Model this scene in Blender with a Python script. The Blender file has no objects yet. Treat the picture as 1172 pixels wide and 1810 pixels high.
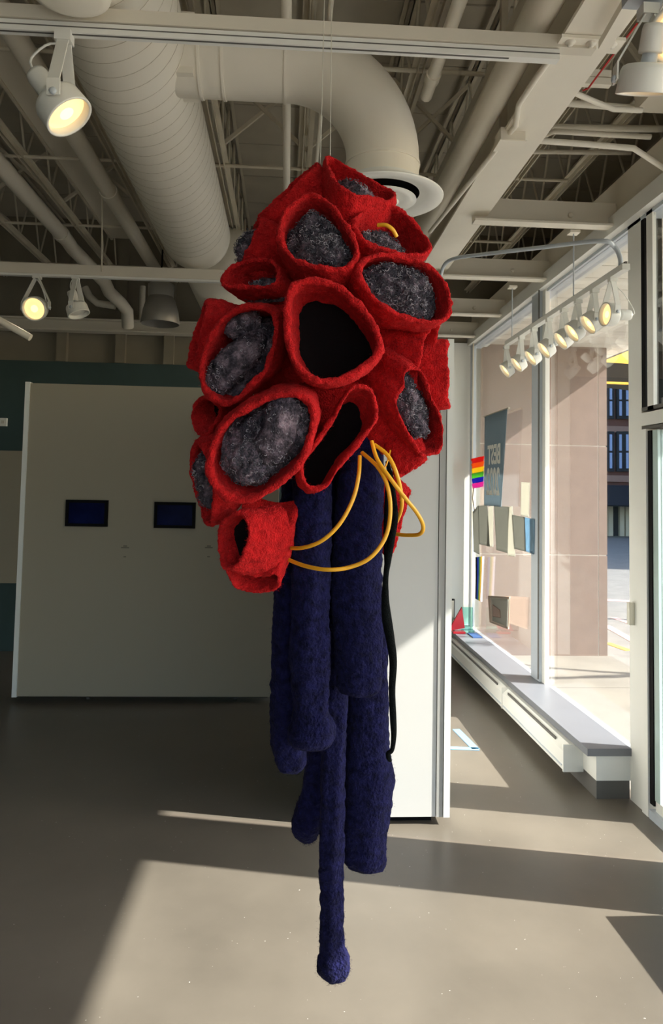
import bpy, math, random
from mathutils import Vector, noise, Matrix
R = math.radians
rnd = random.Random(7)
C = bpy.context.scene.collection
scn = bpy.context.scene

# ---------------------------------------------------------------- camera
F, PX, PY, W, H = 1300.0, 586.0, 787.0, 1172.0, 1810.0
YAW, PITCH, ROLL = R(3.4068), R(3.4118), R(1.1)
fwd = Vector((math.sin(YAW)*math.cos(PITCH), math.cos(YAW)*math.cos(PITCH), math.sin(PITCH)))
rt0 = Vector((math.cos(YAW), -math.sin(YAW), 0)); up0 = rt0.cross(fwd)
rt = rt0*math.cos(ROLL) + up0*math.sin(ROLL); up = -rt0*math.sin(ROLL) + up0*math.cos(ROLL)
EYE = Vector((0, 0, 1.65))
cd = bpy.data.cameras.new('camera'); cam = bpy.data.objects.new('camera', cd); C.objects.link(cam)
cam.matrix_world = Matrix(((rt.x, up.x, -fwd.x, EYE.x), (rt.y, up.y, -fwd.y, EYE.y), (rt.z, up.z, -fwd.z, EYE.z), (0, 0, 0, 1)))
cd.sensor_fit = 'VERTICAL'; cd.sensor_height = 36; cd.lens = 36*F/H
cd.shift_y = -(H/2-PY)/H; cd.clip_start = .05; cd.clip_end = 300
scn.camera = cam

# ---------------------------------------------------------------- light
SUN = Vector((1, -.225, .74)).normalized()
wd = bpy.data.worlds.new('world'); scn.world = wd; wd.use_nodes = True
nt = wd.node_tree; sky = nt.nodes.new('ShaderNodeTexSky'); sky.sky_type = 'NISHITA'; sky.sun_disc = False
sky.sun_elevation = math.asin(SUN.z); sky.sun_rotation = math.atan2(SUN.x, SUN.y); sky.air_density = 1; sky.dust_density = 1.5; sky.ozone_density = 1
bg = nt.nodes['Background']; nt.links.new(sky.outputs[0], bg.inputs[0]); bg.inputs[1].default_value = .30
sl = bpy.data.lights.new('sun', 'SUN'); sl.energy = 7.8; sl.angle = R(.6); sl.color = (1, .945, .87)
so = bpy.data.objects.new('sun', sl); C.objects.link(so); so.rotation_euler = SUN.to_track_quat('Z', 'Y').to_euler(); so.location = (20, -5, 15)
scn.view_settings.view_transform = 'Standard'; scn.view_settings.look = 'None'; scn.view_settings.gamma = 1
scn.view_settings.use_curve_mapping = False; scn.view_settings.exposure = 1.27
scn.cycles.max_bounces = 14; scn.cycles.diffuse_bounces = 8; scn.cycles.transparent_max_bounces = 16
scn.cycles.sample_clamp_indirect = 6; scn.cycles.use_denoising = True

# ---------------------------------------------------------------- helpers
def at(x, y, X=None, Y=None, Z=None):
    d = fwd + rt*((x-PX)/F) - up*((y-PY)/F)
    t = X/d.x if X is not None else Y/d.y if Y is not None else (Z-1.65)/d.z
    return EYE + d*t
def on_plane(x, y, c, n):
    d = fwd + rt*((x-PX)/F) - up*((y-PY)/F)
    return EYE + d*((c-EYE).dot(n)/d.dot(n))
def lin(c): return tuple((v/255/12.92 if v/255 <= .04045 else ((v/255+.055)/1.055)**2.4) for v in c)
def mat(name, col, rough=.6, metal=0, var=.0, vscale=4, bump=0, bscale=60, sheen=0, emit=None, spec=None, detail=4):
    m = bpy.data.materials.new(name); m.use_nodes = True; n = m.node_tree; b = n.nodes['Principled BSDF']
    c = lin(col); b.inputs['Base Color'].default_value = (*c, 1); b.inputs['Roughness'].default_value = rough
    b.inputs['Metallic'].default_value = metal
    if spec is not None: b.inputs['Specular IOR Level'].default_value = spec
    if sheen: b.inputs['Sheen Weight'].default_value = sheen; b.inputs['Sheen Roughness'].default_value = .5; b.inputs['Sheen Tint'].default_value = (*[min(1, v*1.5+.05) for v in c], 1)
    tc = n.nodes.new('ShaderNodeTexCoord')
    if var:
        t = n.nodes.new('ShaderNodeTexNoise'); t.inputs['Scale'].default_value = vscale; t.inputs['Detail'].default_value = detail; n.links.new(tc.outputs['Object'], t.inputs['Vector'])
        r = n.nodes.new('ShaderNodeValToRGB'); r.color_ramp.elements[0].position = .3; r.color_ramp.elements[1].position = .7
        r.color_ramp.elements[0].color = (*[v*(1-var) for v in c], 1); r.color_ramp.elements[1].color = (*[min(1, v*(1+var)) for v in c], 1)
        n.links.new(t.outputs['Fac'], r.inputs[0]); n.links.new(r.outputs[0], b.inputs['Base Color'])
    if bump:
        t2 = n.nodes.new('ShaderNodeTexNoise'); t2.inputs['Scale'].default_value = bscale; t2.inputs['Detail'].default_value = 3; n.links.new(tc.outputs['Object'], t2.inputs['Vector'])
        bp = n.nodes.new('ShaderNodeBump'); bp.inputs['Strength'].default_value = bump; bp.inputs['Distance'].default_value = .01
        n.links.new(t2.outputs['Fac'], bp.inputs['Height']); n.links.new(bp.outputs[0], b.inputs['Normal'])
    if emit: b.inputs['Emission Color'].default_value = (*lin(emit[0]), 1); b.inputs['Emission Strength'].default_value = emit[1]
    return m
def glass_mat(name, tint, refl=1.0):
    m = bpy.data.materials.new(name); m.use_nodes = True; n = m.node_tree; n.nodes.clear()
    o = n.nodes.new('ShaderNodeOutputMaterial'); mx = n.nodes.new('ShaderNodeMixShader'); tr = n.nodes.new('ShaderNodeBsdfTransparent'); gl = n.nodes.new('ShaderNodeBsdfGlossy')
    fr = n.nodes.new('ShaderNodeFresnel'); fr.inputs[0].default_value = 1.45; gl.inputs['Roughness'].default_value = .01; tr.inputs[0].default_value = (*tint, 1)
    mu = n.nodes.new('ShaderNodeMath'); mu.operation = 'MULTIPLY'; mu.inputs[1].default_value = refl; n.links.new(fr.outputs[0], mu.inputs[0])
    n.links.new(mu.outputs[0], mx.inputs[0]); n.links.new(tr.outputs[0], mx.inputs[1]); n.links.new(gl.outputs[0], mx.inputs[2]); n.links.new(mx.outputs[0], o.inputs[0])
    return m
WL = {}
class MB:
    def __init__(s): s.v = []; s.f = []; s.sm = []
    def add(s, vs, fs, smooth=False):
        o = len(s.v); s.v += [Vector(v) for v in vs]
        for f in fs: s.f.append([o+i for i in f]); s.sm.append(smooth)
        return s
    def box(s, a, b, bev=0):
        x0, y0, z0 = [min(a[i], b[i]) for i in range(3)]; x1, y1, z1 = [max(a[i], b[i]) for i in range(3)]
        v = [(x0,y0,z0),(x1,y0,z0),(x1,y1,z0),(x0,y1,z0),(x0,y0,z1),(x1,y0,z1),(x1,y1,z1),(x0,y1,z1)]
        return s.add(v, [(0,3,2,1),(4,5,6,7),(0,1,5,4),(1,2,6,5),(2,3,7,6),(3,0,4,7)])
    def bar(s, a, b, w, h, upv=(0,0,1)):   # rectangular bar from a to b
        a, b = Vector(a), Vector(b); d = (b-a).normalized(); u = Vector(upv)
        if abs(d.dot(u)) > .95: u = Vector((1,0,0))
        x = d.cross(u).normalized()*w/2; z = x.cross(d).normalized()*h/2; v = []
        for p in (a, b): v += [p-x-z, p+x-z, p+x+z, p-x+z]
        return s.add(v, [(0,3,2,1),(4,5,6,7),(0,1,5,4),(1,2,6,5),(2,3,7,6),(3,0,4,7)])
    def tube(s, pts, rad, n=12, cap=True):
        pts = [Vector(p) for p in pts]; K = len(pts); rs = rad if isinstance(rad, (list, tuple)) else [rad]*K
        t = (pts[1]-pts[0]).normalized(); u = t.orthogonal().normalized(); vs = []
        for i, p in enumerate(pts):
            t2 = (pts[min(i+1, K-1)]-pts[max(i-1, 0)]).normalized(); u = (u - t2*u.dot(t2)).normalized(); w = t2.cross(u)
            vs += [p + (u*math.cos(2*math.pi*j/n) + w*math.sin(2*math.pi*j/n))*rs[i] for j in range(n)]
        fs = [(i*n+j, i*n+(j+1)%n, (i+1)*n+(j+1)%n, (i+1)*n+j) for i in range(K-1) for j in range(n)]
        s.add(vs, fs, True)
        if cap: s.add(vs[:n], [tuple(range(n))[::-1]]); s.add(vs[-n:], [tuple(range(n))])
        return s
    def lathe(s, c, axis, prof, n=32):    # prof: (radius, height along axis)
        c = Vector(c); a = Vector(axis).normalized(); u = a.orthogonal().normalized(); w = a.cross(u); vs = []
        for r, h in prof: vs += [c + a*h + (u*math.cos(2*math.pi*j/n) + w*math.sin(2*math.pi*j/n))*max(r, 1e-4) for j in range(n)]
        return s.add(vs, [(i*n+j, i*n+(j+1)%n, (i+1)*n+(j+1)%n, (i+1)*n+j) for i in range(len(prof)-1) for j in range(n)], True)
    def build(s, name, m, parent=None, label=None, kind=None):
        lo = [min(v[i] for v in s.v) for i in range(3)]; hi = [max(v[i] for v in s.v) for i in range(3)]
        c = Vector([(lo[i]+hi[i])/2 for i in range(3)])
        me = bpy.data.meshes.new(name); me.from_pydata([v-c for v in s.v], [], s.f)
        me.polygons.foreach_set('use_smooth', s.sm); me.materials.append(m); me.update()
        return place(name, me, c, parent, label, kind)
def place(name, me, c, parent=None, label=None, kind=None):
    o = bpy.data.objects.new(name, me); C.objects.link(o); c = Vector(c); WL[o.name] = c
    if parent: o.parent = parent; o.location = c - WL[parent.name]
    else: o.location = c
    if label: o['label'] = label
    if kind: o['kind'] = kind
    return o
def thing(name, loc, label, cat, group=None, kind=None):
    o = bpy.data.objects.new(name, None); C.objects.link(o); o.location = loc; WL[o.name] = Vector(loc); o.empty_display_size = .1
    return tag(o, label, cat, group, kind)
def tag(o, label, cat=None, group=None, kind=None):
    o['label'] = label
    if cat: o['category'] = cat
    if group: o['group'] = group
    if kind: o['kind'] = kind
    return o
def struct(o, label):
    o['kind'] = 'structure'; o['label'] = label; return o
def cat(pts, n, closed=False):       # catmull-rom resampling
    K = len(pts); out = []; S = K if closed else K-1
    for i in range(n):
        t = i/n*S if closed else i/(n-1)*S
        k = min(int(t), S-1); f = t-k
        g = (lambda j: pts[j % K]) if closed else (lambda j: pts[max(0, min(K-1, j))])
        a, b, c, d = g(k-1), g(k), g(k+1), g(k+2)
        out.append(tuple(.5*(2*b[q] + (c[q]-a[q])*f + (2*a[q]-5*b[q]+4*c[q]-d[q])*f*f + (3*b[q]-a[q]-3*c[q]+d[q])*f**3) for q in range(len(b))))
    return out
def recalc(o):
    import bmesh
    bm = bmesh.new(); bm.from_mesh(o.data); bmesh.ops.recalc_face_normals(bm, faces=bm.faces); bm.to_mesh(o.data); bm.free()

CREAM = mat('cream_paint', (214, 207, 191), .55, var=.06, vscale=1.2)
DUCT = mat('duct_paint', (232, 226, 211), .5, var=.05, vscale=2)
DECK = mat('deck_paint', (186, 179, 163), .8, var=.1, vscale=2.5)
STEEL = mat('joist_paint', (198, 190, 171), .6, var=.1, vscale=5)
WHITE = mat('white_paint', (226, 226, 220), .55, var=.02, vscale=2)
PANELF = mat('panel_paint_shaded', (156, 147, 129), .6, var=.015, vscale=1)  # white panel paint, far panel's dim warm shade put into the colour
PANELW = mat('panel_paint', (208, 206, 201), .6, var=.015, vscale=1)
LAMPW = mat('lamp_enamel', (222, 222, 216), .35)
ALU = mat('aluminium', (184, 192, 200), .35, metal=.0, var=.03, vscale=3)
GREY = mat('sill_laminate', (112, 114, 120), .4, var=.03)
DGREY = mat('rubber_base', (92, 90, 86), .6)
BLACK = mat('black', (12, 12, 13), .75, spec=.15)
GREEN = mat('dark_green_paint', (52, 72, 72), .6, var=.08)
BEIGEW = mat('back_wall_paint', (128, 121, 105), .7, var=.06)
WIRE = mat('wire', (215, 212, 200), .3, metal=.6)
REDW = mat('red_wire', (190, 40, 35), .5)
LENS = mat('lit_lens', (255, 226, 170), .3, emit=((255, 212, 145), .5))
LENSHOT = mat('lit_lens_centre', (255, 240, 200), .3, emit=((255, 232, 180), .55))
GLASS = glass_mat('window_glass', (.95, .97, .97), .35)
GLASSEDGE = mat('glass_edge', (176, 196, 192), .2)

# ================================================================= SETTING
XW, YB = 1.9, 7.55
def floor_material():
    m = mat('polished_concrete', (124, 115, 103), .32, spec=.45); n = m.node_tree; b = n.nodes['Principled BSDF']; tc = n.nodes.new('ShaderNodeTexCoord')
    def nz(s, d, r=.5):
        t = n.nodes.new('ShaderNodeTexNoise'); t.inputs['Scale'].default_value = s; t.inputs['Detail'].default_value = d; t.inputs['Roughness'].default_value = r; n.links.new(tc.outputs['Object'], t.inputs['Vector']); return t
    a = nz(1.3, 8, .62); r = n.nodes.new('ShaderNodeValToRGB'); c = lin((104, 97, 87))
    r.color_ramp.elements[0].position = .3; r.color_ramp.elements[0].color = (*[v*.8 for v in c], 1); r.color_ramp.elements[1].position = .68; r.color_ramp.elements[1].color = (*[v*1.15 for v in c], 1)
    n.links.new(a.outputs['Fac'], r.inputs[0])
    s = nz(90, 1); rs = n.nodes.new('ShaderNodeValToRGB'); rs.color_ramp.elements[0].position = .80; rs.color_ramp.elements[1].position = .82; rs.color_ramp.elements[1].color = (.5, .5, .5, 1)
    n.links.new(s.outputs['Fac'], rs.inputs[0]); mx = n.nodes.new('ShaderNodeMix'); mx.data_type = 'RGBA'; mx.blend_type = 'ADD'; mx.inputs[0].default_value = 1
    n.links.new(r.outputs[0], mx.inputs[6]); n.links.new(rs.outputs[0], mx.inputs[7]); n.links.new(mx.outputs[2], b.inputs['Base Color'])
    rr = n.nodes.new('ShaderNodeMapRange'); rr.inputs['To Min'].default_value = .25; rr.inputs['To Max'].default_value = .42; n.links.new(a.outputs['Fac'], rr.inputs[0]); n.links.new(rr.outputs[0], b.inputs['Roughness'])
    return m
XL, YF = -6.5, -4.5
struct(MB().box((XL-.2, YF-.2, -.12), (XW+.06, YB+.2, 0)).build('floor', floor_material()), 'polished grey brown concrete gallery floor with sun patches')
ceil = struct(MB().box((XL-.2, YF-.2, 4.40), (3.3, YB+.2, 4.5)).build('ceiling', DECK), 'painted roof deck above open steel joists')
y = YF
while y < YB:      # deck panels with open seams
    y1 = min(y+.6, YB)
    MB().box((XL, y+.006, 4.36+rnd.uniform(0, .006)), (3.1, y1-.006, 4.4)).build('deck_panel', DECK, ceil); y = y1
# back wall: green lower part, recessed beige upper part with ribs
wb = struct(MB().box((XL, YB, 0), (XW+.1, YB+.15, 3.46)).box((XL, YB, 3.46), (3.3, YB+.15, 4.4)).build('wall_back', BEIGEW), 'far wall of the room, beige above and dark green below')
g0 = at(0, 637, Y=YB).z; MB().box((XL, YB-.04, 0), (.9, YB, g0)).build('green_panel', GREEN, wb, 'dark green painted band')
MB().box((.9, YB-.03, 0), (XW, YB, 3.2)).build('white_panel', WHITE, wb, 'white painted end of the wall beside the window')
for px in (112, 215, 300): 
    x = at(px, 615, Y=YB).x; MB().box((x-.05, YB-.07, g0), (x+.05, YB, 4.3)).build('wall_rib', BEIGEW, wb)
zb = at(300, 580, Y=7.4).z
lb = MB(); lb.box((XL, 7.36, zb-.06), (.9, 7.5, zb-.045)); lb.box((XL, 7.42, zb-.045), (.9, 7.435, zb+.05)); lb.box((XL, 7.36, zb+.05), (.9, 7.5, zb+.065))
struct(lb.build('trim_1', CREAM), 'long horizontal steel beam across the far wall')
MB().box((XL-.15, YF, 0), (XL, YB, 4.4)).build('wall_left', GREEN)
wfm = MB().box((XL, YF-.15, 3.5), (XW+.3, YF, 4.4)); wfm.box((XL, YF-.15, 0), (XW+.3, YF, .25)); wfm.box((XW-.15, YF-.15, .25), (XW+.3, YF, 3.5)); wfm.box((XL, YF-.15, .25), (XL+4.2, YF, 3.5)); wfm.build('wall_front', WHITE)
for nme in ('wall_left', 'wall_front'): struct(bpy.data.objects[nme], nme.replace('_', ' ') + ' of the gallery, painted beige')
# window wall
ZH = 3.17
wr = struct(MB().box((XW, YF, ZH+.1), (XW+.25, YB, 3.46)).box((XW, YF, 3.46), (3.3, YB, 3.5)).box((3.1, YF, 3.5), (3.3, YB, 4.4)).build('wall_right', CREAM), 'painted header wall above the storefront windows')
MB().box((XW-.05, YF, ZH), (XW+.16, YB-.02, ZH+.1)).build('head_frame', WHITE, wr)
MB().box((XW-.0, YF, ZH-.02), (XW+.1, YB-.02, ZH)).build('head_stop', ALU, wr)
MB().box((XW+.0, 2.83, 0), (XW+.03, 3.275, ZH)).build('pier', WHITE, wr)
def window(n, y0, y1, z0, fl):
    w = MB().box((XW+.0, y0-.0, z0-.03), (XW+.035, y1, z0)).build('window_%d' % n, ALU)
    struct(w, fl)
    MB().box((XW+.018, y0, z0), (XW+.024, y1, ZH-.02)).build('pane', GLASS, w)
    return w
for i in range(2):  # unseen front windows, added to let more sky light into the room
    x0 = XL+4.2+i*2.01
    w_ = struct(MB().box((x0, YF-.1, .25), (x0+.07, YF, 3.5)).build('window_%d' % (5+i), ALU), 'unseen storefront window added behind the camera to light the room')
    MB().box((x0+.07, YF-.055, .25), (x0+2.01, YF-.045, 3.5)).build('pane', GLASS, w_)
w1 = window(1, 5.53, 7.50, .27, 'far storefront window hung with a banner and papers')
w2 = window(2, 3.98, 5.27, .27, 'storefront window pane between the blue grey mullion and the door')
w3 = window(3, -1.2, 2.83, .27, 'large storefront window beside the camera')
w4 = window(4, -4.4, -1.2, .27, 'storefront window behind the camera')
MB().box((XW-.02, 7.42, .27), (XW+.02, 7.5, ZH)).build('frame', ALU, w1); MB().box((XW-.03, 7.36, .27), (XW-.02, 7.375, ZH)).build('conduit', STEEL, w1)
m1 = MB().box((XW-.03, 5.36, .27), (XW+.03, 5.54, ZH)).build('trim_2', ALU); struct(m1, 'wide blue grey metal mullion between the two windows')
MB().box((XW-.012, 5.29, .27), (XW+.02, 5.355, ZH)).build('stop_bead', WHITE, m1)
MB().tube([(XW-.045, 5.335, .3), (XW-.045, 5.335, ZH)], .006, 6).build('wire_conduit', DGREY, m1)
# near pier of the bay + door
pst = MB().box((XW-.0, 3.84, 0), (XW+.14, 3.99, ZH)).build('trim_3', WHITE); struct(pst, 'white steel post between window and glass door')
MB().box((XW+.002, 3.80, 2.1), (XW+.1, 3.84, ZH)).build('dark_gasket', BLACK, pst)
MB().box((XW-.0, 3.71, 2.1), (XW+.02, 3.775, ZH)).build('transom_frame', WHITE, pst)
MB().box((XW-.0, 3.3, 2.10), (XW+.12, 3.84, 2.12)).build('sill_ledge', DGREY, pst)
MB().box((XW+.01, 3.3, 2.12), (XW+.014, 3.71, ZH)).build('transom_glass', GLASS, pst)
dr = MB().box((XW-.0, 3.3, 2.02), (XW+.12, 3.84, 2.09)).build('door_1', WHITE); struct(dr, 'white framed glass entrance door at the right edge')
MB().box((XW-.0, 3.3, 2.0), (XW+.11, 3.84, 2.015)).build('door_stop', DGREY, dr)
MB().box((XW-.01, 3.775, 0), (XW+.12, 3.84, 2.0)).build('jamb', WHITE, dr)
MB().box((XW+.0, 3.735, .07), (XW+.1, 3.775, 1.99)).build('gasket', BLACK, dr)
MB().box((XW+.01, 3.3, .0), (XW+.1, 3.735, .1)).build('bottom_rail', WHITE, dr)
MB().box((XW-.01, 3.3, 0), (XW+.03, 3.765, .045)).build('threshold', ALU, dr)
MB().box((XW+.02, 3.3, .1), (XW+.026, 3.68, 1.99)).build('pane', GLASS, dr)
MB().box((XW+.005, 3.68, .1), (XW+.04, 3.733, 1.99)).build('leaf_stile', GLASSEDGE, dr, 'pale green edge of the glass leaf')
p = at(1118, 1085, X=XW-.01); MB().box((XW-.03, 3.93, p.z-.06), (XW, 3.96, p.z+.06)).build('lock_plate', WIRE, dr)
# sill bench + heater
def bench(y0, y1, n):
    b = MB().box((1.71, y0, .1), (XW, y1, .235)).build('trim_%d' % n, WHITE)
    MB().box((1.715, y0+.01, 0), (XW, y1, .1)).build('toe_base', DGREY, b)
    return b
b1 = struct(bench(3.99, 7.5, 4), 'low white window bench below the two windows')
MB().box((1.655, 3.975, .235), (XW, 5.42, .275)).build('bench_top', GREY, b1); MB().box((1.66, 5.43, .235), (XW, 7.5, .272)).build('bench_top', GREY, b1)
b2 = struct(bench(-4.4, 2.83, 5), 'low window bench beside the camera'); MB().box((1.655, -4.4, .235), (XW, 2.83, .275)).build('bench_top', GREY, b2)
def heater(y0, y1, lab):
    h = thing('baseboard_heater', (1.66, (y0+y1)/2, .09), lab, 'heater', 'heaters along the window bench')
    MB().box((1.60, y0, .085), (1.71, y1, .10)).build('bottom_pan', WHITE, h)
    MB().add([(1.60, y0, .10), (1.60, y0, .19), (1.64, y0, .225), (1.71, y0, .225), (1.71, y0, .1), (1.60, y1, .10), (1.60, y1, .19), (1.64, y1, .225), (1.71, y1, .225), (1.71, y1, .1)],
             [(0, 1, 6, 5), (1, 2, 7, 6), (2, 3, 8, 7), (3, 4, 9, 8), (4, 0, 5, 9), (4, 3, 2, 1, 0), (5, 6, 7, 8, 9)]).build('cover', WHITE, h)
    MB().bar((1.615, y0+.16, .2105), (1.615, y1-.08, .2105), .006, .016).build('slot', DGREY, h)
    MB().box((1.594, y0+.02, .105), (1.6, y1-.02, .112)).build('lip', ALU, h)
    MB().box((1.595, y0-.012, .08), (1.712, y0, .23)).build('end_cap', WHITE, h)
heater(4.18, 5.36, 'nearer white baseboard heater on the front of the window bench')
heater(5.38, 7.3, 'farther white baseboard heater on the window bench, running behind the panel')
# exterior
SOFF = mat('soffit_board', (228, 222, 210), .7, var=.04)
sf = struct(MB().box((XW+.25, YF, 3.36), (3.86, 9.2, 3.45)).build('trim_6', SOFF), 'white boarded soffit outside above the windows')
y = 0
while y < 9.1: MB().box((XW+.1, y+.006, 3.3), (3.84, y+.294, 3.36)).build('soffit_plank', SOFF, sf); y += .3
MB().box((XW+.1, YF, 3.3), (3.84, 0, 3.36)).build('soffit_plank', SOFF, sf, kind='stuff')
MB().box((3.84, YF, 3.3), (3.88, 9.2, 3.5)).build('fascia', DGREY, sf)
CONC = mat('sidewalk', (136, 129, 118), .85, var=.08, vscale=3)
pz = struct(MB().box((-30, -30, -.4), (XW+.06, YF-.2, -.135)).build('bounce_pavement', CONC), 'unseen pale pavement added outside the front to bounce sunlight inside')  # added unseen ground, bounces sunlight through the front windows to the ceiling
sw = struct(MB().box((XW+.06, YF-6, -.4), (3.6, 14, -.135)).build('sidewalk', CONC), 'pale concrete sidewalk outside the storefront')
y = -2.0
while y < 8: MB().box((XW+.07, y+.005, -.135), (3.58, y+1.445, -.12)).build('paving_slab', CONC, sw); y += 1.45
ASPH = mat('asphalt', (128, 124, 118), .9, var=.12, vscale=4, bump=.2, bscale=90)
st = struct(MB().box((3.6, -15, -.4), (60, 80, -.25)).build('street', ASPH), 'grey asphalt street with worn painted lines')
LINEP = mat('pink_line_paint', (206, 168, 160), .8, var=.15, vscale=9); LINEY = mat('yellow_line_paint', (214, 172, 84), .8, var=.1, vscale=9)
def stripe(pts, w, m):
    P = [at(*q, Z=-.247) for q in pts]; b = MB()
    for a, c in zip(P, P[1:]): b.bar(a, c, w, .006)
    b.build('line_marking', m, st)
stripe([(1060, 1060), (1180, 1066)], .25, LINEP); stripe([(1070, 1105), (1118, 1132), (1180, 1168)], .12, LINEP)
stripe([(1072, 1136), (1112, 1150)], .1, LINEY); stripe([(1150, 1160), (1185, 1175)], .12, LINEY); stripe([(1085, 1092), (1190, 1128)], .1, LINEP)
STONE = mat('pink_stone', (142, 121, 109), .8, var=.07, vscale=6, bump=.1, bscale=60, detail=8)
JOINT = mat('pale_mortar', (200, 188, 175), .85)
pil = thing('stone_wall', (2.7, 8.0, -.13), 'pink brown stone building wall outside beyond the windows', 'building')
MB().box((XW+.02, 7.998, -.4), (3.545, 12, 6)).build('core', JOINT, pil)
cols = [XW+.02, 3.455, 3.555]; rows = [-.4, .975, 2.185, 3.3]
for i in range(2):
    for j in range(3): MB().box((cols[i]+.006*(i > 0), 7.995, rows[j]+.006), (cols[i+1]-.006*(i == 0), 8.03, rows[j+1]-.006)).build('stone_panel', STONE, pil)
# far street scenery
BRICK = mat('far_brick', (104, 66, 58), .85, var=.12, vscale=2); BRICKT = mat('far_stone_trim', (150, 120, 108), .85)
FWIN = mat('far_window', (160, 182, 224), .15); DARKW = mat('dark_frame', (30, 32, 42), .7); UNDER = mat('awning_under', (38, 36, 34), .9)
fb = thing('brick_building', (16, 34, -.25), 'dark red brick building with tall paired windows across the street', 'building')
MB().box((9, 34, -.3), (20.8, 44, 16)).build('facade', BRICK, fb)
for y_ in (758, 845):
    z = at(1095, y_, Y=34).z; MB().box((9, 33.9, z-.18), (20.8, 34, z+.12)).build('string_course', BRICKT, fb)
for yt, yb_ in ((680, 735), (768, 828)):
    for px in (1079, 1096, 1108, 1170, 1188, 1200):
        a = at(px-2.2, yt, Y=33.9); b = at(px+2.2, yb_, Y=33.9)
        f = MB().box((a.x-.12, 33.86, b.z-.15), (b.x+.12, 34, a.z+.15)).build('window', DARKW, fb)
        MB().box((a.x, 33.83, b.z), (b.x, 33.86, b.z+(a.z-b.z)*.46)).build('pane', FWIN, f); MB().box((a.x, 33.83, b.z+(a.z-b.z)*.52), (b.x, 33.86, a.z)).build('pane', FWIN, f)
ar = at(1095, 858, Y=33.5).z
MB().box((9, 33.2, -.3), (20.8, 33.99, ar)).build('arcade', DARKW, fb)
for px in (1080, 1100, 1110, 1165, 1180):
    x = at(px, 900, Y=33).x; MB().box((x-.1, 33.0, -.3), (x+.1, 33.2, ar-.3)).build('column', mat('arcade_column', (214, 206, 180), .8), fb)
MB().add([(9, 33.2, ar), (20.8, 33.2, ar), (20.8, 31.6, ar-.9), (9, 31.6, ar-.9)], [(0, 1, 2, 3)]).add([(9, 33.2, ar-.05), (20.8, 33.2, ar-.05), (20.8, 31.6, ar-.95), (9, 31.6, ar-.95)], [(3, 2, 1, 0)]).build('awning', DARKW, fb)
sb = thing('tall_office_block', (38, 26, -.25), 'tall building off to the right whose shade covers the far street', 'building')
MB().box((21, 15.6, -.3), (36, 38, 20)).build('facade', BRICK, sb)
MB().box((20.9, 15.5, 19.6), (36.1, 38.1, 20)).build('cornice', BRICKT, sb)
# yellow awning
YEL = mat('yellow_canvas', (250, 206, 92), .7, var=.06)
aw = thing('yellow_awning', (5.5, 10.2, 3.2), 'bright yellow canvas awning with a dark underside beyond the stone wall', 'awning')
a1 = [at(1066, 613, Y=10.5), at(1185, 545, Y=8.6), at(1185, 639, Y=8.6), at(1066, 633, Y=10.5)]
off = Vector((.02, .3, 0))
def plate(q, t): return MB().add([*q, *[v+t for v in q]], [(0, 1, 2, 3), (7, 6, 5, 4), (0, 4, 5, 1), (1, 5, 6, 2), (2, 6, 7, 3), (3, 7, 4, 0)])
plate(a1, off).build('canvas', YEL, aw)
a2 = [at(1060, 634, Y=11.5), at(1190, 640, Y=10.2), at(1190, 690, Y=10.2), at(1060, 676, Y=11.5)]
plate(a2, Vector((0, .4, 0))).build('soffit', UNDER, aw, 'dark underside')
MB().tube([at(1060, 676, Y=11.4), at(1118, 678, Y=10.9), at(1190, 664, Y=10.1)], .02, 8).build('edge_pipe', YEL, aw)
MB().tube([(7.2, 10.6, -.25), (7.2, 10.6, 3.6)], .05, 10).build('post', DARKW, aw)
# bare street tree out of frame, its shade falls on the sidewalk
tr = thing('bare_street_tree', (7.4, 6.3, -.25), 'leafless street tree at the kerb throwing branch shadows', 'tree')
BARK = mat('bark', (84, 70, 58), .9, var=.2, vscale=8)
def limb(b, p, d, L, r, k):
    q = p + d*L; b.tube([p, (p+q)/2 + Vector((rnd.uniform(-.05, .05), rnd.uniform(-.05, .05), 0))*L, q], [r, r*.8, r*.62], 6)
    if k: 
        for _ in range(3): limb(b, q, (d + Vector((rnd.uniform(-.8, .8), rnd.uniform(-.8, .8), rnd.uniform(-.1, .5)))).normalized(), L*rnd.uniform(.6, .8), r*.6, k-1)
tb = MB(); limb(tb, Vector((7.4, 6.3, 1.6)), Vector((-.1, .05, 1)).normalized(), 1.0, .09, 4); tb.build('branches', BARK, tr)
MB().tube([(7.4, 6.3, -.25), (7.45, 6.3, .8), (7.4, 6.3, 1.65)], [.13, .1, .09], 10).build('trunk', BARK, tr)

# ================================================================= CEILING STEEL
def rod_mesh(name, L, r, n=6):
    b = MB().tube([(0, 0, 0), (0, 0, L)], r, n); me = bpy.data.meshes.new(name); me.from_pydata(b.v, [], b.f); me.polygons.foreach_set('use_smooth', b.sm); me.materials.append(STEEL); return me
ZB, ZT = 3.77, 4.30
pan = .52; RL = math.hypot(pan/2, ZT-ZB); ROD = rod_mesh('web_rod', RL, .0085); ang = math.atan2(pan/2, ZT-ZB)
def joist(x, lab):
    j = thing('bar_joist', (x, 4.6, ZB), lab, 'joist', 'open web bar joists under the roof deck')
    for nm, z, s in (('top_chord', ZT, 1), ('bottom_chord', ZB, -1)):
        b = MB()
        for e in (-1, 1):
            b.box((x+e*.012, 1.6, z), (x+e*.042, YB, z+.005)); b.box((x+e*.012, 1.6, z-.0), (x+e*.017, YB, z-s*-.03*1))
        b.build(nm, STEEL, j)
    y = 1.7
    while y < YB-pan:
        for k, (yy, sg) in enumerate(((y, -1), (y+pan, 1))):
            o = place('web_rod', ROD, (x, yy, ZB), j); o.rotation_euler = (sg*ang, 0, 0)
        y += pan
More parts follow.
